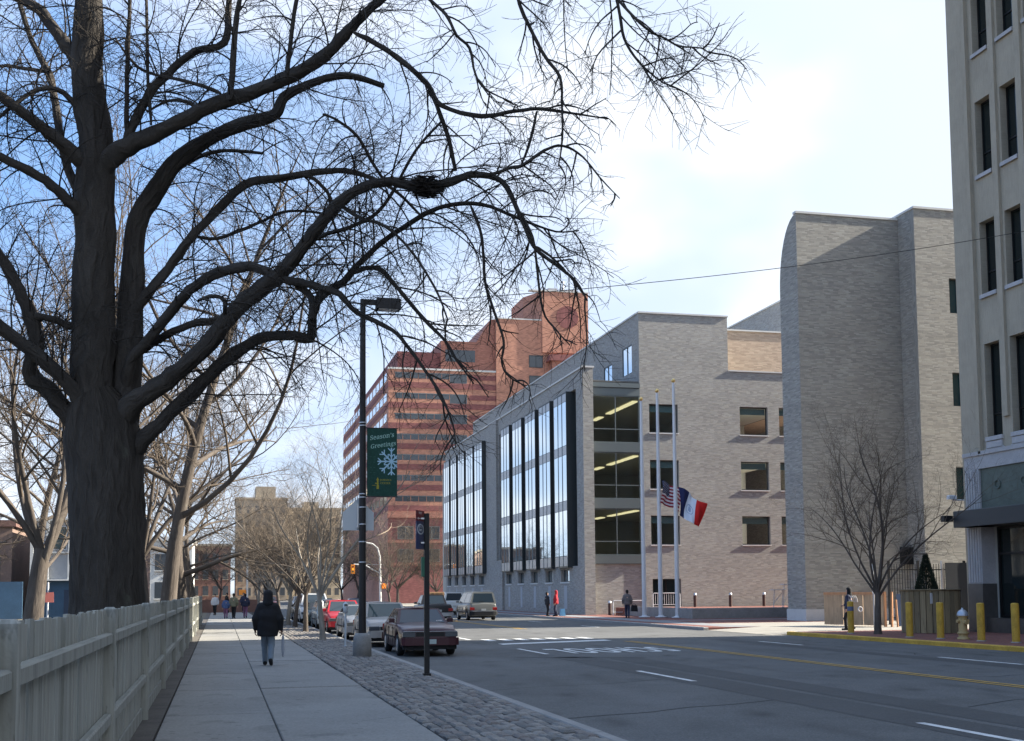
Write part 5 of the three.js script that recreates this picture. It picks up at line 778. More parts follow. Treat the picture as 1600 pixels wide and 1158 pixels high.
function car(name, label, group, T, col, o = {}) {
  const t = thing(name, label, o.category || 'car', [0, 0, 0], group), P = paint(col, o.rough ?? 0.3), W = T.W / 2, n = 56, R = 0.31, AR = 0.37;
  const half = [[0, 0], [0.86, 0], [0.965, 0.10], [1.0, 0.42], [0.99, 0.62], [0.965, 0.84], [0.90, 0.965], [0.5, 1.02], [0, 1.035]], ring = [...half.map(([x, y]) => [x, y]), ...half.slice(1, -1).reverse().map(([x, y]) => [-x, y])];
  const pos = [], idx = [], m = ring.length;
  for (let i = 0; i <= n; i++) {
    const s = -T.L / 2 + T.L * i / n, yt = lerpKeys(T.top, s); let yb = 0.20 + 0.10 * Math.pow(Math.abs(s) / (T.L / 2), 6);
    for (const a of T.ax) { const d = AR * AR - (s - a) * (s - a); if (d > 0) yb = Math.max(yb, R + Math.sqrt(d)); }
    const e = Math.abs(s) / (T.L / 2), w = W * (1 - 0.05 * Math.pow(e, 2) - 0.10 * Math.pow(e, 14));
    for (const [x, y] of ring) pos.push(x * w, yb + y * (yt - yb), s);
  }
  for (let i = 0; i < n; i++) for (let j = 0; j < m; j++) { const a = i * m + j, b = i * m + (j + 1) % m; idx.push(a, b, b + m, a, b + m, a + m); }
  for (const [i, f] of [[0, 1], [n, 0]]) for (let j = 1; j < m - 1; j++) f ? idx.push(i * m, i * m + j + 1, i * m + j) : idx.push(i * m, i * m + j, i * m + j + 1);
  const g = new THREE.BufferGeometry(); g.setAttribute('position', new THREE.Float32BufferAttribute(pos, 3)); g.setIndex(idx); g.computeVertexNormals();
  const body = part('body', g, P, t);
  const q = T.green, wb = W * 0.90, wr = W * 0.70, C = { fl: [-wb, q.yb, q.cowl], fr: [wb, q.yb, q.cowl], rl: [-wb, q.yb, q.rear], rr: [wb, q.yb, q.rear], FL: [-wr, q.yr - 0.03, q.roofF], FR: [wr, q.yr - 0.03, q.roofF], RL: [-wr, q.yr - 0.03, q.roofR], RR: [wr, q.yr - 0.03, q.roofR] };
  const cm = (a, b) => [(a[0] + b[0]) / 2, Math.max(a[1], b[1]) + 0.035, (a[2] + b[2]) / 2], FM = cm(C.FL, C.FR), RM = cm(C.RL, C.RR);
  part('cabin', new GB().quad(C.fl, C.fr, C.FR, C.FL).quad(C.rr, C.rl, C.RL, C.RR).quad(C.fr, C.rr, C.RR, C.FR).quad(C.rl, C.fl, C.FL, C.RL).quad(C.FR, C.RR, RM, FM).quad(FM, RM, C.RL, C.FL).tri(C.FL, C.FR, FM).tri(C.RR, C.RL, RM), P, t);
  const bl = (A, u, v, off) => { const [a, b, c, d] = A, p = [0, 1, 2].map((k) => mix(mix(a[k], b[k], u), mix(d[k], c[k], u), v)), e = V.sub(b, a), f = V.sub(d, a), nn = V.norm([e[1] * f[2] - e[2] * f[1], e[2] * f[0] - e[0] * f[2], e[0] * f[1] - e[1] * f[0]]); return V.add(p, nn, off); };
  const glass = (A, u0, u1, v0, v1) => new GB().quad(bl(A, u0, v0, 0.006), bl(A, u1, v0, 0.006), bl(A, u1, v1, 0.006), bl(A, u0, v1, 0.006));
  const dg = o.glass || M.carGlass, ws = [C.fl, C.fr, C.FR, C.FL], bs = [C.rr, C.rl, C.RL, C.RR], rs = [C.fr, C.rr, C.RR, C.FR], ls = [C.rl, C.fl, C.FL, C.RL];
  part('windscreen', glass(ws, 0.06, 0.94, 0.04, 0.92), dg, t); part('rear_window', glass(bs, 0.08, 0.92, 0.08, 0.9), dg, t);
  for (const S of [rs, ls]) for (const [a, b] of S === rs ? [[0.09, 0.46], [0.50, 0.9]] : [[0.1, 0.5], [0.54, 0.91]]) part('side_window', glass(S, a, b, 0.08, 0.88), dg, t);
  for (const s of [-1, 1]) {
    part('headlight', new GB().cham(s > 0 ? W * 0.50 : -W * 0.92, s > 0 ? W * 0.92 : -W * 0.50, 0.56, 0.70, -T.L / 2 - 0.012, -T.L / 2 + 0.12, 0.02), M.headlamp, t);
    part('tail_light', new GB().cham(s > 0 ? W * 0.62 : -W * 0.93, s > 0 ? W * 0.93 : -W * 0.62, 0.66, 0.84, T.L / 2 - 0.10, T.L / 2 + 0.01, 0.02), std([0.30, 0.012, 0.01], 0.25), t);
    part('mirror', new GB().cham(s > 0 ? W * 0.92 : -W * 1.12, s > 0 ? W * 1.12 : -W * 0.92, q.yb + 0.02, q.yb + 0.15, -(q.cowl - 0.22), -(q.cowl - 0.34), 0.02), P, t);
    part('side_moulding', B(s > 0 ? W * 0.985 : -W * 1.012, s > 0 ? W * 1.012 : -W * 0.985, 0.50, 0.55, -1.0, 0.95), M.rubber, t);
    for (const z of [0.62, -0.32]) part('door_gap', B(s > 0 ? W * 0.99 : -W * 1.004, s > 0 ? W * 1.004 : -W * 0.99, 0.3, 0.84, -z, -z + 0.012), M.rubber, t);
    for (const z of [0.42, -0.52]) part('door_handle', B(s > 0 ? W * 0.97 : -W * 1.01, s > 0 ? W * 1.01 : -W * 0.97, 0.76, 0.79, -z - 0.08, -z + 0.08), P, t);
    for (const a of T.ax) {
      const w = new THREE.LatheGeometry([[0.0, -0.085], [0.18, -0.085], [0.27, -0.10], [0.305, -0.075], [0.31, 0], [0.305, 0.075], [0.27, 0.10], [0.18, 0.085], [0, 0.085]].map(([x, y]) => new THREE.Vector2(x, y)), 24); w.rotateZ(Math.PI / 2);
      const rim = new THREE.LatheGeometry([[0, 0.10], [0.05, 0.105], [0.07, 0.09], [0.15, 0.088], [0.175, 0.10], [0.185, 0.088]].map(([x, y]) => new THREE.Vector2(x, y)), 20); rim.rotateZ(s > 0 ? -Math.PI / 2 : Math.PI / 2);
      const k = part('wheel', w, M.rubber, t); k.position.set(s * (W - 0.12), 0.31, a); part('rim', rim, M.rim, k);
    }
  }
  const nose = T.top[T.top.length - 1][1];
  part('grille', B(-W * 0.48, W * 0.48, 0.57, 0.685, -T.L / 2 - 0.008, -T.L / 2 + 0.06), M.blackMetal, t);
  const bump = (w, z, d) => [[-w, z - 0.1 * d], [-w, z + 0.0 * d], [-w + 0.1, z + 0.06 * d], [-w + 0.3, z + 0.09 * d], [w - 0.3, z + 0.09 * d], [w - 0.1, z + 0.06 * d], [w, z + 0.0 * d], [w, z - 0.1 * d]].map(([a, b]) => [a, -b]);
  part('front_bumper', new GB().prism(bump(W * 0.96, T.L / 2, 1), 'y', 0.32, 0.53), o.bumper || P, t); part('rear_bumper', new GB().prism(bump(W * 0.96, -T.L / 2, -1), 'y', 0.34, 0.57), o.bumper || P, t); part('valance', new GB().prism(bump(W * 0.9, T.L / 2 - 0.08, 1), 'y', 0.2, 0.318), M.rubber, t);
  part('number_plate', B(-0.15, 0.16, 0.36, 0.49, -T.L / 2 - 0.10, -T.L / 2 - 0.092), std([0.42, 0.48, 0.46], 0.5), t); part('number_plate', B(-0.15, 0.16, 0.62, 0.75, T.L / 2 + 0.03, T.L / 2 + 0.04), std([0.42, 0.42, 0.40], 0.5), t);
  part('underbody', B(-W * 0.8, W * 0.8, 0.19, 0.45, -T.L / 2 + 0.3, T.L / 2 - 0.3), M.rubber, t);
  if (o.extra) o.extra(t, P, W, T);
  return t;
}
{
  const G = 'cars parked along the near kerb', place = (c, L, Z, turn = 0) => { c.position.set(L, RY + 0.004, -Z); c.rotation.y = turn; };
  place(car('parked_sedan', 'dark maroon sedan parked nose first, nearest of the parked row', G, SEDAN, [0.040, 0.007, 0.014], { bumper: std([0.055, 0.010, 0.016], 0.45), extra: (t, P, W, T) => { part('grille_trim', B(-W * 0.9, W * 0.9, 0.705, 0.72, -T.L / 2 - 0.014, -T.L / 2 + 0.05), M.rim, t); part('sticker', B(0.42, 0.6, 0.965, 1.0, -0.79, -0.782), M.whiteMetal, t); } }), 5.86, 35.75, -0.01);
  place(car('parked_estate', 'silver beige estate car parked right behind the maroon sedan', G, WAGON, [0.36, 0.33, 0.30], { glass: M.tealGlass }), 5.62, 41.9, 0.01);
  place(car('parked_sedan', 'grey sedan parked third from the front, behind the lamp post', G, SEDAN, [0.22, 0.23, 0.25]), 5.55, 48.0, 0);
  place(car('parked_sedan', 'bright red car parked fourth from the front, by the pale tree', G, WAGON, [0.42, 0.02, 0.03]), 5.55, 55.6, 0);
  place(car('parked_estate', 'pale blue grey car parked just behind the red one', G, WAGON, [0.30, 0.35, 0.37]), 5.55, 61.8, 0);
  place(car('parked_sedan', 'dark green car parked sixth from the front of the row', G, SEDAN, [0.03, 0.06, 0.05]), 5.55, 68.0, 0);
  place(car('parked_van', 'white van parked toward the far end of the kerb row', G, VAN, [0.55, 0.55, 0.54], { category: 'van' }), 5.65, 74.6, 0);
  place(car('parked_sedan', 'black car last of the parked row on the near kerb', G, SEDAN, [0.02, 0.02, 0.022]), 5.6, 81.2, 0);
  place(car('minivan', 'silver minivan seen from behind beside the glass building', undefined, VAN, [0.17, 0.17, 0.155], { category: 'van', bumper: M.rubber, extra: (t, P, W, T) => { part('roof_rack', B(-0.6, -0.56, 1.86, 1.9, -0.5, 1.9).box(0.56, 0.6, 1.86, 1.9, -0.5, 1.9), M.rim, t); part('wiper', B(-0.02, 0.3, 1.2, 1.23, T.L / 2 - 0.05, T.L / 2 - 0.03), M.rubber, t); part('ladder_shelf', B(-0.7, 0.7, 0.58, 0.61, T.L / 2 - 0.02, T.L / 2 + 0.02), M.rim, t); } }), 16.35, 76.4, Math.PI);
  const pk = car('pickup_truck', 'black pickup truck with a brown crate in its bed, left of the minivan', undefined, PICKUP, [0.022, 0.02, 0.022], { category: 'truck', bumper: M.rim }); place(pk, 13.1, 74.5, Math.PI);
  { const b = thing('cargo_crate', 'brown wooden crate standing in the bed of the pickup', 'crate', [13.6, 0.97, 75.6]); part('crate_body', new GB().cham(13.05, 14.0, 0.99, 1.7, 75.0, 76.2, 0.02), M.cardboard, b); for (const L of [13.3, 13.6, 13.85]) part('batten', B(L, L + 0.05, 1.0, 1.68, 74.97, 74.998), M.cardboard, b); }
  const GF2 = 'distant cars in the street';
  place(car('distant_car', 'dark blue car coming up the street beyond the parked row', GF2, SEDAN, [0.03, 0.04, 0.09]), 11.6, 104, 0);
  place(car('distant_car', 'dark green car waiting beyond the silver estate car', GF2, SEDAN, [0.03, 0.08, 0.06]), 9.6, 112, 0);
  place(car('distant_car', 'white sport utility car half hidden behind the minivan', GF2, VAN, [0.6, 0.6, 0.58], { category: 'car' }), 18.3, 96, Math.PI);
  place(car('distant_car', 'pale grey car far off in the left lane', GF2, WAGON, [0.4, 0.4, 0.4]), 8.3, 128, 0);
  place(car('distant_car', 'red brown car far off by the left kerb', GF2, WAGON, [0.3, 0.06, 0.05]), 5.7, 140, 0);
}

// ================================================================ people
function surfaceNet(f, lo, hi, h) {                               // meshes the zero level of a distance field
  const n = [0, 1, 2].map((k) => Math.ceil((hi[k] - lo[k]) / h) + 1), [X, Y, Z] = n, F = new Float32Array(X * Y * Z), id = (i, j, k) => (k * Y + j) * X + i;
  for (let k = 0; k < Z; k++) for (let j = 0; j < Y; j++) for (let i = 0; i < X; i++) F[id(i, j, k)] = f(lo[0] + i * h, lo[1] + j * h, lo[2] + k * h);
  const v = new Int32Array(X * Y * Z).fill(-1), pos = [], idx = [];
  for (let k = 0; k < Z - 1; k++) for (let j = 0; j < Y - 1; j++) for (let i = 0; i < X - 1; i++) {
    let c = 0, s = [0, 0, 0], neg = 0; const val = []; for (let q = 0; q < 8; q++) { const w = F[id(i + (q & 1), j + ((q >> 1) & 1), k + (q >> 2))]; val.push(w); if (w < 0) neg++; }
    if (neg === 0 || neg === 8) continue;
    for (let q = 0; q < 8; q++) for (const b of [1, 2, 4]) if (!(q & b)) { const a0 = val[q], a1 = val[q | b]; if ((a0 < 0) !== (a1 < 0)) { const t = a0 / (a0 - a1), p = [q & 1, (q >> 1) & 1, q >> 2]; p[b === 1 ? 0 : b === 2 ? 1 : 2] += t; s = [s[0] + p[0], s[1] + p[1], s[2] + p[2]]; c++; } }
    v[id(i, j, k)] = pos.length / 3; pos.push(lo[0] + (i + s[0] / c) * h, lo[1] + (j + s[1] / c) * h, lo[2] + (k + s[2] / c) * h);
  }
  const quad = (a, b, c, d, fl) => { if (a < 0 || b < 0 || c < 0 || d < 0) return; fl ? idx.push(a, b, c, a, c, d) : idx.push(a, c, b, a, d, c); };
  for (let k = 1; k < Z - 1; k++) for (let j = 1; j < Y - 1; j++) for (let i = 1; i < X - 1; i++) {
    const a = F[id(i, j, k)] < 0;
    if (a !== F[id(i + 1, j, k)] < 0) quad(v[id(i, j - 1, k - 1)], v[id(i, j, k - 1)], v[id(i, j, k)], v[id(i, j - 1, k)], a);
    if (a !== F[id(i, j + 1, k)] < 0) quad(v[id(i - 1, j, k - 1)], v[id(i - 1, j, k)], v[id(i, j, k)], v[id(i, j, k - 1)], a);
    if (a !== F[id(i, j, k + 1)] < 0) quad(v[id(i - 1, j - 1, k)], v[id(i, j - 1, k)], v[id(i, j, k)], v[id(i - 1, j, k)], a);
  }
  const g = new THREE.BufferGeometry(); g.setAttribute('position', new THREE.Float32BufferAttribute(pos, 3)); g.setAttribute('uv', new THREE.Float32BufferAttribute(pos.length / 3 * 2 ? pos.filter((_, i) => i % 3 !== 2) : [], 2)); g.setIndex(idx); g.computeVertexNormals(); return g;
}
const smin = (a, b, k) => { const h = Math.max(k - Math.abs(a - b), 0) / k; return Math.min(a, b) - h * h * k * 0.25; };
const cap = (x, y, z, a, b, ra, rb) => { const bx = b[0] - a[0], by = b[1] - a[1], bz = b[2] - a[2], t = Math.max(0, Math.min(1, ((x - a[0]) * bx + (y - a[1]) * by + (z - a[2]) * bz) / (bx * bx + by * by + bz * bz + 1e-9))); return Math.hypot(x - a[0] - bx * t, y - a[1] - by * t, z - a[2] - bz * t) - (ra + (rb - ra) * t); };
const field = (bones, k) => (x, y, z) => { let d = 1e9; for (const [a, b, ra, rb] of bones) d = smin(d, cap(x, y, z, a, b, ra, rb), k); return d; };
const handGeo = (() => {                                          // relaxed right hand hanging down from the wrist at the origin, palm towards -x, thumb forward (-z)
  const b = [[[0, 0.01, 0], [0, -0.03, 0], 0.024, 0.026], [[0, -0.03, -0.018], [-0.004, -0.085, -0.024], 0.016, 0.013], [[0, -0.03, 0.014], [-0.004, -0.082, 0.02], 0.016, 0.012], [[0, -0.03, 0], [-0.004, -0.088, 0], 0.017, 0.014]];
  const fing = [[-0.026, 0.072], [-0.009, 0.080], [0.008, 0.074], [0.024, 0.058]];
  for (const [z, l] of fing) { const p = [-0.003, -0.085, z], q = [-0.012, -0.085 - l * 0.45, z], s = [-0.030, -0.085 - l * 0.75, z * 0.95], e = [-0.047, -0.085 - l * 0.86, z * 0.92]; b.push([p, q, 0.0088, 0.0082], [q, s, 0.0082, 0.0075], [s, e, 0.0075, 0.0065]); }
  b.push([[-0.002, -0.03, -0.02], [-0.014, -0.058, -0.048], 0.013, 0.010], [[-0.014, -0.058, -0.048], [-0.026, -0.092, -0.056], 0.0098, 0.0078]);
  return surfaceNet(field(b, 0.007), [-0.08, -0.19, -0.09], [0.05, 0.045, 0.07], 0.005);
})();
function person(label, o) {
  const k = (o.h ?? 1.72) / 1.72, h = o.cell ?? 0.03, S = (p) => p.map((v) => v * k), st = o.stride ?? 0.16, t = thing('person', label, 'person', [o.L, o.y ?? 0, o.Z], o.group); baseOf.delete(t); t.rotation.y = o.turn ?? 0;
  const hipL = [-0.085, 0.90, 0], hipR = [0.085, 0.90, 0], knL = [-0.075, 0.49, -st * 0.8 - 0.04], knR = [0.085, 0.48, st * 0.25 - 0.03], anL = [-0.06, 0.09, -st], anR = [0.075, 0.10 + 0.35 * st, st * 1.25];
  const shL = [-0.185, 1.375, 0], shR = [0.185, 1.375, 0], A = o.arms || {}, elL = A.elL || [-0.27, 1.13, 0.03], elR = A.elR || [0.27, 1.13, 0.03], wrL = A.wrL || [-0.27, 0.88, -0.05], wrR = A.wrR || [0.27, 0.88, -0.05];
  const all = (bones) => bones.map(([a, b, ra, rb]) => [S(a), S(b), ra * k, rb * k]);
  const lo = [-0.52 * k, -0.03, -0.5 * k], hi = [0.52 * k, 1.86 * k, 0.5 * k], head = [0, 1.60, -0.015];
  const bodyB = all([[hipL, knL, 0.072, 0.052], [knL, anL, 0.05, 0.036], [hipR, knR, 0.072, 0.052], [knR, anR, 0.05, 0.036], [anL, [-0.068, 0.035, anL[2] - 0.13], 0.036, 0.028], [anR, [0.085, 0.045, anR[2] - 0.13], 0.036, 0.028],
    [[-0.06, 0.92, 0], [0.06, 0.92, 0], 0.11, 0.11], [[0, 0.95, 0], [0, 1.25, 0.01], 0.115, 0.125], [[-0.1, 1.33, 0], [0.1, 1.33, 0], 0.10, 0.10], [[0, 1.4, 0.005], [0, 1.52, -0.005], 0.055, 0.05],
    [shL, elL, 0.05, 0.04], [elL, wrL, 0.04, 0.029], [shR, elR, 0.05, 0.04], [elR, wrR, 0.04, 0.029], [[0, 1.645, 0.01], [0, 1.575, -0.03], 0.085, 0.066], [[0, 1.60, -0.09], [0, 1.575, -0.112], 0.012, 0.014], [[-0.08, 1.605, 0], [-0.086, 1.585, 0.005], 0.016, 0.012], [[0.08, 1.605, 0], [0.086, 1.585, 0.005], 0.016, 0.012]]);
  const gs = [surfaceNet(field(bodyB, 0.035 * k), lo, hi, h)];
  for (const [w, e, s] of [[wrL, elL, -1], [wrR, elR, 1]]) { const g = handGeo.clone(); const d = new THREE.Vector3(e[0] - w[0], e[1] - w[1], e[2] - w[2]).normalize(), mt = new THREE.Matrix4().makeRotationFromQuaternion(new THREE.Quaternion().setFromUnitVectors(new THREE.Vector3(0, 1, 0), d)); if (s < 0) { g.scale(-1, 1, 1); const ix = g.index; for (let i = 0; i < ix.count; i += 3) { const q = ix.getX(i); ix.setX(i, ix.getX(i + 1)); ix.setX(i + 1, q); } g.computeVertexNormals(); } g.scale(k, k, k); g.applyMatrix4(mt); g.translate(w[0] * k, w[1] * k, w[2] * k); gs.push(g); }
  part('body', mergeGeometries(gs), o.skin || M.skinB, t);
  const tro = all([[hipL, knL, 0.098, 0.075], [knL, anL, 0.073, 0.062], [hipR, knR, 0.098, 0.075], [knR, anR, 0.073, 0.062], [[-0.07, 0.93, 0], [0.07, 0.93, 0], 0.125, 0.125]]);
  const tf = field(tro, 0.03 * k); part('trousers', surfaceNet((x, y, z) => Math.max(tf(x, y, z), 0.06 * k - y), lo, hi, h), o.trousers, t);
  const hem = (o.hem ?? 0.82), wd = o.bulk ?? 1, coat = all([[[-0.05, hem + 0.06, 0.0], [-0.06, 1.15, 0], 0.15 * wd, 0.145 * wd], [[0.05, hem + 0.06, 0], [0.06, 1.15, 0], 0.15 * wd, 0.145 * wd], [[-0.07, 1.15, 0], [-0.09, 1.32, 0], 0.14 * wd, 0.125], [[0.07, 1.15, 0], [0.09, 1.32, 0], 0.14 * wd, 0.125], [shL, elL, 0.07 * Math.sqrt(wd), 0.066 * wd], [shR, elR, 0.07 * Math.sqrt(wd), 0.066 * wd], [elL, [mix(elL[0], wrL[0], 0.9), mix(elL[1], wrL[1], 0.9), mix(elL[2], wrL[2], 0.9)], 0.066 * wd, 0.052], [elR, [mix(elR[0], wrR[0], 0.9), mix(elR[1], wrR[1], 0.9), mix(elR[2], wrR[2], 0.9)], 0.066 * wd, 0.052], [[0, 1.42, 0.01], [0, 1.485, 0.01], 0.085, 0.07], [[-0.13, 1.36, 0.005], [0.13, 1.36, 0.005], 0.10, 0.10]]);
  const cf = field(coat, 0.045 * k); part('coat', surfaceNet((x, y, z) => { const d = cf(x, y, z) + 0.006 * Math.sin(y * 26 / k + x * 9) * Math.min(1, Math.abs(y / k - 1.3) * 3); return Math.max(d, hem * k - y); }, lo, hi, h), o.coat, t);
  const hat = all(o.hood ? [[[0, 1.66, 0.02], [0, 1.58, 0.025], 0.112, 0.108], [[0, 1.47, 0.02], [0, 1.56, 0.03], 0.13, 0.105]] : [[[0, 1.665, 0.022], [0, 1.64, 0.03], 0.092, 0.09], [[0, 1.6, 0.05], [0, 1.56, 0.05], 0.072, 0.055]]);
  const hf = field(hat, 0.03 * k); part(o.hood ? 'cap' : 'hair', surfaceNet((x, y, z) => Math.max(hf(x, y, z), (-0.045 * k - z) - Math.max(0, (y / k - 1.66)) * 1.5), [-0.2 * k, 1.38 * k, -0.2 * k], [0.2 * k, 1.84 * k, 0.22 * k], Math.min(h, 0.014)), o.hair || std([0.012, 0.01, 0.009], 0.9), t);
  for (const [a, b] of all([[[-0.06, 0.05, anL[2] + 0.04], [-0.07, 0.04, anL[2] - 0.14], 0.052, 0.042], [[0.075, anR[1] - 0.045, anR[2] + 0.04], [0.088, 0.042, anR[2] - 0.14], 0.052, 0.042]]).map((q) => [q[0], q[1]])) part('shoe', surfaceNet((x, y, z) => Math.max(cap(x, y, z, a, b, 0.052 * k, 0.042 * k), -y + 0.002), [Math.min(a[0], b[0]) - 0.08, -0.03, Math.min(a[2], b[2]) - 0.08], [Math.max(a[0], b[0]) + 0.08, 0.24, Math.max(a[2], b[2]) + 0.08], Math.min(h, 0.018)), o.shoes || M.rubber, t);
  for (const s of [-1, 1]) { const e = new THREE.SphereGeometry(0.011 * k, 8, 6); e.translate(s * 0.032 * k, 1.605 * k, -0.088 * k); part('eye', e, M.rubber, t); }
  return t;
}
{
  const cloth = (c, s) => std(null, 0.92, { map: fabricTex(c, s) }), black = cloth([0.011, 0.011, 0.013], 1), jeans = cloth([0.17, 0.21, 0.25], 2), dark = cloth([0.02, 0.022, 0.03], 3), redC = cloth([0.36, 0.02, 0.03], 4), grey = cloth([0.15, 0.13, 0.125], 5), navy = cloth([0.025, 0.03, 0.06], 6), olive = cloth([0.15, 0.15, 0.10], 7), mauve = cloth([0.2, 0.09, 0.16], 8), bluec = cloth([0.06, 0.10, 0.22], 9), white = cloth([0.55, 0.55, 0.56], 10);
  person('person in a bulky black coat and dark cap walking away down the pavement', { L: 1.12, Z: 28.8, h: 1.74, turn: -0.06, coat: black, trousers: jeans, hood: true, hair: black, skin: M.skinA, hem: 0.68, bulk: 1.28, stride: 0.22, cell: 0.016, arms: { elL: [-0.275, 1.10, 0.03], wrL: [-0.29, 0.84, -0.04], elR: [0.275, 1.10, 0.05], wrR: [0.31, 0.83, 0.0] } });
  const u = thing('folded_umbrella', 'pale folded umbrella hanging from the walker\'s right hand', 'umbrella', [1.48, 0.75, 28.75]);
  part('canopy', new GB().lathe([[0.012, 0.22], [0.03, 0.27], [0.036, 0.45], [0.03, 0.66], [0.012, 0.72]], [1.475, 0, -28.76], 10), std([0.34, 0.36, 0.40], 0.7), u); part('shaft', new GB().tube([[1.475, 0.2, -28.76], [1.475, 0.76, -28.76], [1.46, 0.81, -28.78], [1.44, 0.8, -28.8]], 0.009, 6, true), M.blackMetal, u);
  person('person in a red coat standing close to another by the glass building', { L: 22.25, Z: 77.9, turn: 1.3, coat: redC, trousers: navy, hood: true, hair: redC, bulk: 1.15, stride: 0.05 });
  person('person in dark clothes facing the one in red by the glass building', { L: 21.7, Z: 78.1, h: 1.62, turn: -1.4, coat: dark, trousers: black, stride: 0.05 });
  const bag1 = single('shopping_bag', new GB().prism([[22.45, 0.02], [22.85, 0.02], [22.8, 0.5], [22.5, 0.5]], 'z', 77.6, 77.8), std([0.10, 0.28, 0.48], 0.6), 'blue shopping bag beside the person in red', 'bag');
  person('person in a brown grey jacket walking toward the flagpoles with a black bag', { L: 24.5, Z: 69.7, turn: -0.3, coat: grey, trousers: navy, stride: 0.12 });
  { const b = thing('hand_bag', 'black holdall carried by the person near the flagpoles', 'bag', [24.92, 0.4, 69.6]); part('bag_body', new GB().prism([[24.72, 0.42], [25.12, 0.40], [25.08, 0.78], [24.78, 0.80]], 'z', 69.5, 69.75), black, b); part('handle', new GB().tube([[24.8, 0.79, -69.62], [24.84, 0.88, -69.62], [24.98, 0.88, -69.62], [25.04, 0.77, -69.62]], 0.012, 5), black, b); }
  person('person in dark clothes with white stripes beside the plywood hoarding', { L: 25.15, Z: 44.2, h: 1.72, turn: 0.9, coat: navy, trousers: black, stride: 0.12, hood: true, hair: black, cell: 0.024, arms: { wrR: [0.22, 1.02, -0.22] } });
  const tt = thing('tool_belt', 'white coiled hose and straps slung on the person by the hoarding', 'hose', [25.3, 0.8, 44]); for (const d of [-0.05, 0.03, 0.1]) part('strap', new GB().tube([[25.22 + d, 1.42, -43.98], [25.28 + d, 1.34, -43.96], [25.33 + d, 1.15, -43.97]], 0.016, 5, true), white, tt); const coil = new THREE.TorusGeometry(0.09, 0.03, 8, 18); coil.translate(25.5, 0.86, -43.9); part('coil', new GB().add(coil), white, tt);
  const far = 'pedestrians far down the pavement';
  person('far pedestrian in a mauve coat, left of three on the pavement', { L: 0.43, Z: 84, h: 1.45, coat: bluec, trousers: mauve, group: far, turn: 0.1 }); person('far pedestrian in an olive jacket, middle of three on the pavement', { L: 0.95, Z: 84, h: 1.7, coat: olive, trousers: black, group: far, turn: -0.1 }); person('far pedestrian in a blue jacket, right of three on the pavement', { L: 1.75, Z: 85, h: 1.68, coat: navy, trousers: mauve, group: far });
  person('far pedestrian in a white top near the end of the fence', { L: -0.35, Z: 98, h: 1.65, coat: white, trousers: black, group: far, turn: 3 }); person('far pedestrian in black by the low brick wall', { L: 0.6, Z: 106, h: 1.75, coat: black, trousers: dark, group: far, turn: 2 }); person('far pedestrian in dark blue farthest along the pavement', { L: 2.1, Z: 109, h: 1.75, coat: navy, trousers: dark, group: far, turn: 3 });
}
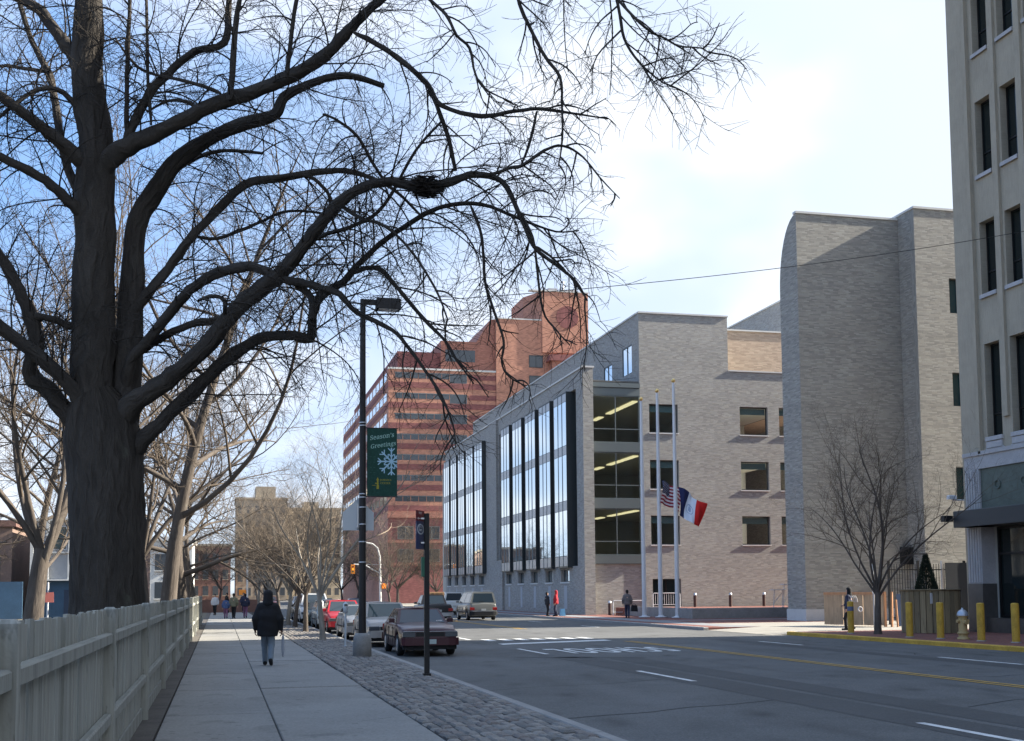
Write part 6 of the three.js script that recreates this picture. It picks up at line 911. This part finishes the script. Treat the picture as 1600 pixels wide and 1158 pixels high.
// ================================================================ right-hand street furniture and small things
{ // flagpoles
  const G = 'flagpoles before the civic building', lab = ['left flagpole without a flag, nearest the glazed corner', 'middle tall white flagpole, carrying the striped flag', 'right tallest flagpole, carrying the three-coloured flag'];
  [[26.0, 70.75, 13.9], [26.85, 70.1, 14.35], [27.25, 68.3, 14.7]].forEach(([L, Z, H], k) => {
    const t = thing('flagpole', lab[k], 'flagpole', [L, 0, Z], G); part('pole', new GB().lathe([[0.14, 0.1], [0.135, 1], [0.115, H * 0.55], [0.075, H - 0.15], [0, H - 0.12]], [L, 0, -Z], 14), M.whiteMetal, t);
    part('flange', new GB().lathe([[0, 0.002], [0.36, 0.002], [0.36, 0.06], [0.2, 0.09], [0.15, 0.14]], [L, 0, -Z], 14), M.whiteMetal, t); const s = new THREE.SphereGeometry(0.13, 12, 8); s.translate(L, H, -Z); part('finial', new GB().add(s), M.gold, t);
    part('halyard', new GB().rod([L + 0.14, 1.2, -Z + 0.03], [L + 0.10, H - 0.3, -Z + 0.02], 0.008, 4), M.coping, t); part('cleat', B(L + 0.12, L + 0.16, 1.1, 1.3, Z - 0.05, Z - 0.01), M.steel, t);
  });
  const flag = (name, label, tx, c, n, wave) => {                 // corners: hoist top, hoist bottom, fly top, fly bottom in [L, y, Z]
    const g = new THREE.PlaneGeometry(1, 1, n, n), p = g.attributes.position;
    for (let k = 0; k < p.count; k++) { const u = p.getX(k) + 0.5, v = 0.5 - p.getY(k), q = [0, 1, 2].map((i) => mix(mix(c[0][i], c[1][i], v), mix(c[2][i], c[3][i], v), u)), w = wave(u, v); p.setXYZ(k, q[0] + w[0], q[1] + w[1], -q[2] + w[2]); }
    g.computeVertexNormals(); const t = new THREE.CanvasTexture(tx); t.colorSpace = THREE.SRGBColorSpace; return single(name, g, std(null, 0.85, { map: t }), label, 'flag', 'flags at half mast');
  };
  const c1 = document.createElement('canvas'); c1.width = 380; c1.height = 200; let x = c1.getContext('2d');
  for (let k = 0; k < 13; k++) { x.fillStyle = k % 2 ? '#d8d2d6' : '#8c1830'; x.fillRect(0, k * 200 / 13, 380, 200 / 13 + 1); } x.fillStyle = '#1c2347'; x.fillRect(0, 0, 152, 108); x.fillStyle = '#d0d2dc'; for (let j = 0; j < 9; j++) for (let i = 0; i < (j % 2 ? 5 : 6); i++) { x.beginPath(); x.arc(13 + i * 25.3 + (j % 2 ? 12.6 : 0), 12 + j * 10.7, 3.6, 0, 7); x.fill(); }
  flag('national_flag', 'drooping flag with stars and red stripes on the middle pole', c1, [[27.02, 8.62, 70.0], [26.95, 7.18, 70.0], [28.75, 8.1, 70.9], [28.6, 6.75, 70.9]], 48, (u, v) => [0.06 * Math.sin(v * 5), 0.03 * Math.sin(u * 11), 0.12 * Math.sin(u * 10 + v * 2) + 0.04 * Math.sin(u * 25 + v * 5)]);
  const c2 = document.createElement('canvas'); c2.width = 300; c2.height = 200; x = c2.getContext('2d'); x.fillStyle = '#1b2450'; x.fillRect(0, 0, 100, 200); x.fillStyle = '#d4dce8'; x.fillRect(100, 0, 100, 200); x.fillStyle = '#c8201c'; x.fillRect(200, 0, 100, 200); x.strokeStyle = '#93a3bd'; x.lineWidth = 5; x.beginPath(); x.arc(150, 104, 34, 0, 7); x.stroke(); x.fillStyle = '#93a3bd'; x.fillRect(136, 86, 28, 34); x.fillRect(128, 72, 44, 8); x.fillRect(146, 62, 8, 64);
  flag('city_flag', 'blue, white and red flag flying from the right pole', c2, [[27.42, 8.05, 68.2], [27.42, 6.35, 68.2], [29.1, 6.95, 67.7], [28.55, 5.55, 67.7]], 48, (u, v) => [0.08 * Math.sin(u * 6 + v * 3), 0.06 * Math.sin(u * 7) - 0.1 * u * (1 - u), 0.16 * Math.sin(u * 9 + v * 2.5) + 0.05 * Math.sin(u * 21 - v * 4)]);
}
{ // yellow bollards, hydrant
  const labs = ['yellow bollard in front of the person at the hoarding', 'yellow bollard before the left end of the wooden planter', 'yellow bollard before the right end of the planter', 'yellow bollard just right of the hydrant', 'yellow bollard at the right edge of the picture'];
  [[23.4, 41.0], [23.35, 36.95], [23.6, 35.5], [23.6, 33.3], [23.9, 32.0]].forEach(([L, Z], k) => { const t = thing('bollard', labs[k], 'bollard', [L, 0, Z], 'yellow bollards on the right pavement'); part('post', new GB().lathe([[0.12, 0.002], [0.12, 1.18], [0.1, 1.215], [0, 1.225]], [L, 0, -Z], 18), M.yellowPaint, t); part('collar', new GB().lathe([[0.16, 0.002], [0.16, 0.02], [0.12, 0.03]], [L, 0, -Z], 18), M.kerb, t); if (k === 0) part('sticker', new GB().lathe([[0.1215, 0.86], [0.1225, 0.865], [0.1225, 1.02], [0.1215, 1.025]], [L, 0, -Z], 18), std([0.10, 0.12, 0.2], 0.6), t); });
  const L = 23.98, Z = 34.8, h = thing('fire_hydrant', 'tan fire hydrant with a silver bonnet between two yellow bollards', 'hydrant', [L, 0, Z]), tan = std(null, 0.6, { map: speckled(128, 0.6, [0.42, 0.30, 0.13], 0.35, 151) });
  part('barrel', new GB().lathe([[0.2, 0.002], [0.2, 0.05], [0.15, 0.07], [0.15, 0.16], [0.19, 0.18], [0.19, 0.23], [0.145, 0.25], [0.14, 0.72], [0.17, 0.74], [0.17, 0.78]], [L, 0, -Z], 16), tan, h);
  const bn = part('bonnet', new GB().lathe([[0.185, 0.78], [0.185, 0.82], [0.16, 0.90], [0.09, 0.97], [0.03, 0.99], [0.03, 1.04], [0, 1.04]], [L, 0, -Z], 16), std([0.42, 0.46, 0.52], 0.4, { metalness: 0.5 }), h);
  part('nozzle', new GB().rod([L, 0.56, -Z + 0.1], [L, 0.56, -Z + 0.24], 0.075, 12), tan, h); for (const s of [-1, 1]) part('nozzle', new GB().rod([L + s * 0.1, 0.6, -Z], [L + s * 0.22, 0.6, -Z], 0.055, 12), tan, h);
}
{ // round wooden planter with a conifer
  const L = 26.6, Z = 40.6, R = 1.06, t = thing('planter', 'round planter of upright timber boards with a notice pinned on', 'planter', [L, 0, Z]), n = 30;
  for (let k = 0; k < n; k++) { const a = k / n * 6.2832, g = B(-0.10, 0.10, 0.01, 1.60 + (hash2(k, 2) - 0.5) * 0.03, -0.03, 0.03).geo(), o = meshOf('board', g, M.planter[k % 3]); o.position.set(Math.sin(a) * R, 0, Math.cos(a) * R); o.rotation.y = a; t.add(o); }
  part('soil', new GB().lathe([[0, 1.38], [R - 0.05, 1.36], [R - 0.05, 0.05]], [L, 0, -Z], 24), M.dirt, t); part('cap_ring', new GB().lathe([[R - 0.08, 1.6], [R + 0.07, 1.6], [R + 0.07, 1.66], [R - 0.08, 1.66], [R - 0.08, 1.6]], [L, 0, -Z], 30), M.planter[0], t);
  part('notice', B(L - 0.62, L - 0.40, 1.12, 1.52, Z - R - 0.035 + 0.16, Z - R - 0.025 + 0.16), M.whiteMetal, t);
  const s = thing('conifer', 'small dark cone-shaped conifer growing in the round planter', 'shrub', [L - 0.15, 1.3, Z]), r = RNG(61), g = new GB();
  for (let k = 0; k < 5200; k++) { const y = Math.pow(r(), 1.25), rad = 0.46 * (1 - y) * (0.72 + 0.28 * Math.sqrt(r())) + 0.02, a = r() * 6.283, p = [L - 0.15 + Math.cos(a) * rad, 1.42 + y * 1.55 + (r() - 0.5) * 0.05, -Z + Math.sin(a) * rad], d = V.norm([Math.cos(a) + (r() - 0.5), 0.9 + r() * 0.8, Math.sin(a) + (r() - 0.5)]), w = V.perp(d, r); g.tri(V.add(p, w, -0.014), V.add(p, w, 0.014), V.add(p, d, 0.08 + 0.05 * r())); }
  part('foliage', g, M.conifer, s, { kind: 'stuff' }); part('stem', new GB().tube([[L - 0.15, 1.34, -Z], [L - 0.15, 2.2, -Z], [L - 0.15, 2.85, -Z]], [0.04, 0.025, 0.008], 6), M.barkDark, s);
}
{ // plywood hoarding with timber frame, blue panel, iron fence
  const t = thing('plywood_hoarding', 'low raw plywood hoarding with a timber rail before the brick tower', 'hoarding', [27.3, 0, 50]);
  const A = [27.3, 50.2], C = [28.65, 47.3], n = 3, nx = (C[1] - A[1]), nz = (C[0] - A[0]);
  for (let k = 0; k < n; k++) { const a = [mix(A[0], C[0], k / n), mix(A[1], C[1], k / n)], c = [mix(A[0], C[0], (k + 1) / n) - 0.01, mix(A[1], C[1], (k + 1) / n) + 0.02]; part('panel', new GB().prism([a, c, [c[0] + 0.02, c[1] + 0.01], [a[0] + 0.02, a[1] + 0.01]], 'y', 0.06, 1.42), M.plywood, t); }
  part('top_rail', new GB().prism([[A[0] - 0.03, A[1] - 0.02], [C[0] - 0.03, C[1] - 0.02], [C[0] + 0.05, C[1] + 0.02], [A[0] + 0.05, A[1] + 0.02]], 'y', 1.43, 1.55), M.lumber, t);
  part('end_post', B(C[0], C[0] + 0.1, 0.01, 1.56, C[1] - 0.05, C[1] + 0.05), M.lumber, t);
  const t2 = thing('timber_frame', 'stack of orange timber uprights leaning at the end of the hoarding', 'timber', [28.8, 0, 47]); for (const [l, z, h, le] of [[28.82, 47.0, 1.5, 0.05], [28.95, 47.15, 1.55, 0.02], [29.06, 46.9, 1.2, -0.06]]) part('stud', new GB().tube([[l, 0.005, -z], [l + le, h, -z]], 0.05, 4, true), M.lumber, t2);
  single('blue_board', B(29.12, 29.75, 0.03, 1.45, 47.0, 47.06), M.blueBoard, 'dark blue board standing between the hoarding and the planter', 'board');
  const f = thing('iron_fence', 'tall black iron railing fence in front of the brick tower wall', 'fence', [30.6, 0, 50]);
  for (const [a, c] of [[30.6, 36.5]]) { for (let l = a; l <= c; l += 0.14) part('bar', B(l, l + 0.022, 0.15, 2.85, 50, 50.022), M.blackMetal, f); for (const y of [0.3, 2.55]) part('rail', B(a, c, y, y + 0.05, 49.985, 50.037), M.blackMetal, f); for (const l of [30.55, 32.1, 33.4, 34.6, 36.5]) part('post', B(l, l + 0.09, 0, 3.0, 49.96, 50.06), l === 33.4 ? M.steel : M.blackMetal, f); }
  const gt = thing('sheeted_gate', 'dark sheeted gate panel beside the iron fence', 'gate', [34.0, 0, 49.8]); part('sheet', B(33.55, 34.75, 0.1, 2.9, 49.9, 49.93), std([0.022, 0.026, 0.034], 0.85), gt); part('gate_post', B(34.78, 34.9, 0, 3.1, 49.86, 49.98), M.blackMetal, gt);
  const p = thing('steel_post', 'thin grey steel post with a small notice by the planter', 'post', [26.0, 0, 44.6]); part('post', new GB().rod([26.55, 0, -44.6], [26.55, 2.9, -44.6], 0.035), M.steel, p); part('notice', B(26.46, 26.66, 1.5, 1.8, 44.54, 44.56), M.whiteMetal, p); p.position.x += 0; 
}
{ // low terrace wall, dark bollards, railings, bicycle rack
  const w = thing('terrace_wall', 'low grey concrete wall of the ramp before the brick wall', 'wall', [27.3, 0, 66]); part('face', new GB().cham(27.25, 36.7, 0.002, 0.62, 65.95, 66.28, 0.02), M.kerb, w); part('return', new GB().cham(27.24, 27.395, 0.002, 0.618, 66.29, 78, 0.02), M.kerb, w);
  const labs = ['dark bollard by the foot of the brick corner pillar', 'dark silver-topped bollard on the terrace, just right of the flagpoles', 'dark silver-topped bollard in the middle of the terrace wall', 'dark bollard on the terrace close to the brick tower'];
  [[26.57, 79.3, 0], [32.7, 78.6, 0.5], [35.4, 78.6, 0.5], [38.0, 78.6, 0.5]].forEach(([L, Z, y], k) => { const t = thing('light_bollard', labs[k], 'bollard', [L, y, Z], 'dark light bollards round the civic building'); part('post', new GB().lathe([[0.11, y + 0.002], [0.11, y + 0.82]], [L, 0, -Z], 14), std([0.05, 0.022, 0.018], 0.5), t); part('cap', new GB().lathe([[0.12, y + 0.82], [0.12, y + 0.93], [0.06, y + 1.0], [0, y + 1.01]], [L, 0, -Z], 14), M.steel, t); });
  const rail = (L0, L1, Z, y, bars, label) => { const t = thing('steel_railing', label, 'railing', [L0, y, Z], 'pale tubular railings by the entrance'); part('hoop', new GB().tube([[L0, y + 0.002, -Z], [L0, y + 0.9, -Z], [L0 + 0.06, y + 1.0, -Z], [L1 - 0.06, y + 1.0, -Z], [L1, y + 0.9, -Z], [L1, y + 0.002, -Z]], 0.03, 7), M.whiteMetal, t); part('low_rail', new GB().rod([L0, y + 0.2, -Z], [L1, y + 0.2, -Z], 0.02, 6), M.whiteMetal, t); for (let k = 1; k < bars; k++) part('bar', new GB().rod([mix(L0, L1, k / bars), y + 0.2, -Z], [mix(L0, L1, k / bars), y + 1.0, -Z], 0.014, 5), M.whiteMetal, t); };
  rail(27.0 - 0.3, 29.0, 78.9, 0.0, 2, 'open tubular railing against the brick wall left of the flagpoles'); rail(29.4, 31.4, 78.2, 0.5, 12, 'barred tubular railing between the flagpoles'); 
  const b = thing('cafe_tables', 'stacked pale metal tables and chairs beside the brick tower', 'furniture', [35.3, 0.5, 70]); 
  for (const [l, h] of [[34.9, 1.15], [35.6, 1.5]]) { part('table_top', B(l - 0.35, l + 0.5, 0.5 + h, 0.55 + h, 70, 70.6), M.whiteMetal, b); for (const d of [-0.25, 0.35]) part('leg', new GB().rod([l + d, 0.502, -70.3], [l + d + 0.08, 0.5 + h, -70.3], 0.025, 6), M.whiteMetal, b); part('cross_bar', new GB().rod([l - 0.25, 0.8, -70.3], [l + 0.35, 0.5 + h - 0.2, -70.3], 0.02, 6), M.whiteMetal, b); }
}
{ // overhead cable
  const pts = []; for (let k = 0; k <= 40; k++) { const u = k / 40, sag = 4 * u * (1 - u); pts.push([mix(3.72, 28.55, u), mix(9.55, 14.5, u) - 0.35 * sag, -mix(31.9, 35.47, u)]); }
  single('overhead_cable', new GB().tube(pts, 0.011, 5), M.blackMetal, 'thin dark cable strung across the street from lamp to tall building', 'cable');
}
{ // traffic signals
  const glow = (c, e) => std(c, 0.5, { emissive: lin(...c), emissiveIntensity: e });
  const head = (p, L, y, Z, lit) => { const h = part('signal_head', new GB().cham(L - 0.28, L + 0.28, y - 0.1, y + 1.15, Z - 0.12, Z + 0.16, 0.03), M.orange, p); ['red', 'amber', 'green'].forEach((c, k) => { const g = new THREE.CylinderGeometry(0.12, 0.12, 0.03, 14); g.rotateX(Math.PI / 2); g.translate(L, y + 0.86 - k * 0.33, -(Z - 0.135)); part('lens', new GB().add(g), [std([0.10, 0.015, 0.01], 0.3), glow([1, 0.4, 0.03], 0.35), std([0.01, 0.07, 0.04], 0.3)][k], h); }); };
  const m = thing('traffic_signal', 'curved white mast with a yellow signal head hanging over the far crossing', 'traffic signal', [21.5, 0, 163]);
  part('mast', new GB().tube([[21.5, 0, -163], [21.45, 4, -163], [21.4, 6.6, -163], [21.1, 7.8, -163], [20.4, 8.4, -163], [19.2, 8.6, -163]], [0.17, 0.15, 0.13, 0.11, 0.1, 0.09], 10), M.coping, m); part('arm', new GB().tube([[21.45, 4.3, -163], [19.5, 5.4, -163], [17.9, 5.6, -163]], 0.08, 8, true), M.coping, m); part('guy_rod', new GB().rod([22, 5.5, -163], [17.8, 5.62, -163], 0.03, 5), M.coping, m);
  head(m, 17.7, 4.4, 163); const ph = part('walk_signal', new GB().cham(21.65, 22.4, 2.2, 2.95, 162.8, 163.1, 0.03), M.orange, m); part('lens', B(21.75, 22.3, 2.3, 2.85, 162.77, 162.79), glow([0.9, 0.25, 0.03], 0.3), ph);
  const n = thing('traffic_signal', 'straight pale pole with an orange walk signal beside the far pavement', 'traffic signal', [4.15, 0, 188]); part('mast', new GB().lathe([[0.2, 0], [0.16, 0.4], [0.13, 8.6], [0, 8.6]], [4.15, 0, -188], 10), M.coping, n); const p2 = part('walk_signal', new GB().cham(2.9, 3.95, 1.5, 2.3, 187.8, 188.1, 0.03), M.orange, n);
}
// ---- word painted on the road for oncoming drivers
{
  const { FontLoader } = await import('three/addons/loaders/FontLoader.js');
  const font = await new FontLoader().loadAsync('fonts/droid/droid_sans_bold.typeface.json'), sh = font.generateShapes('SCHOOL', 1), g = new THREE.ShapeGeometry(sh, 6); g.computeBoundingBox(); const bb = g.boundingBox, w = bb.max.x - bb.min.x, hh = bb.max.y - bb.min.y, p = g.attributes.position;
  for (let k = 0; k < p.count; k++) { const u = (p.getX(k) - bb.min.x) / w, v = (p.getY(k) - bb.min.y) / hh; p.setXYZ(k, 13.6 - u * 3.7, RY + 0.008, -(36.4 - v * 2.9)); }
  g.computeVertexNormals(); const o = struct('road_word', g, M.roadWhite, road);
}
renderer.render(scene, camera);
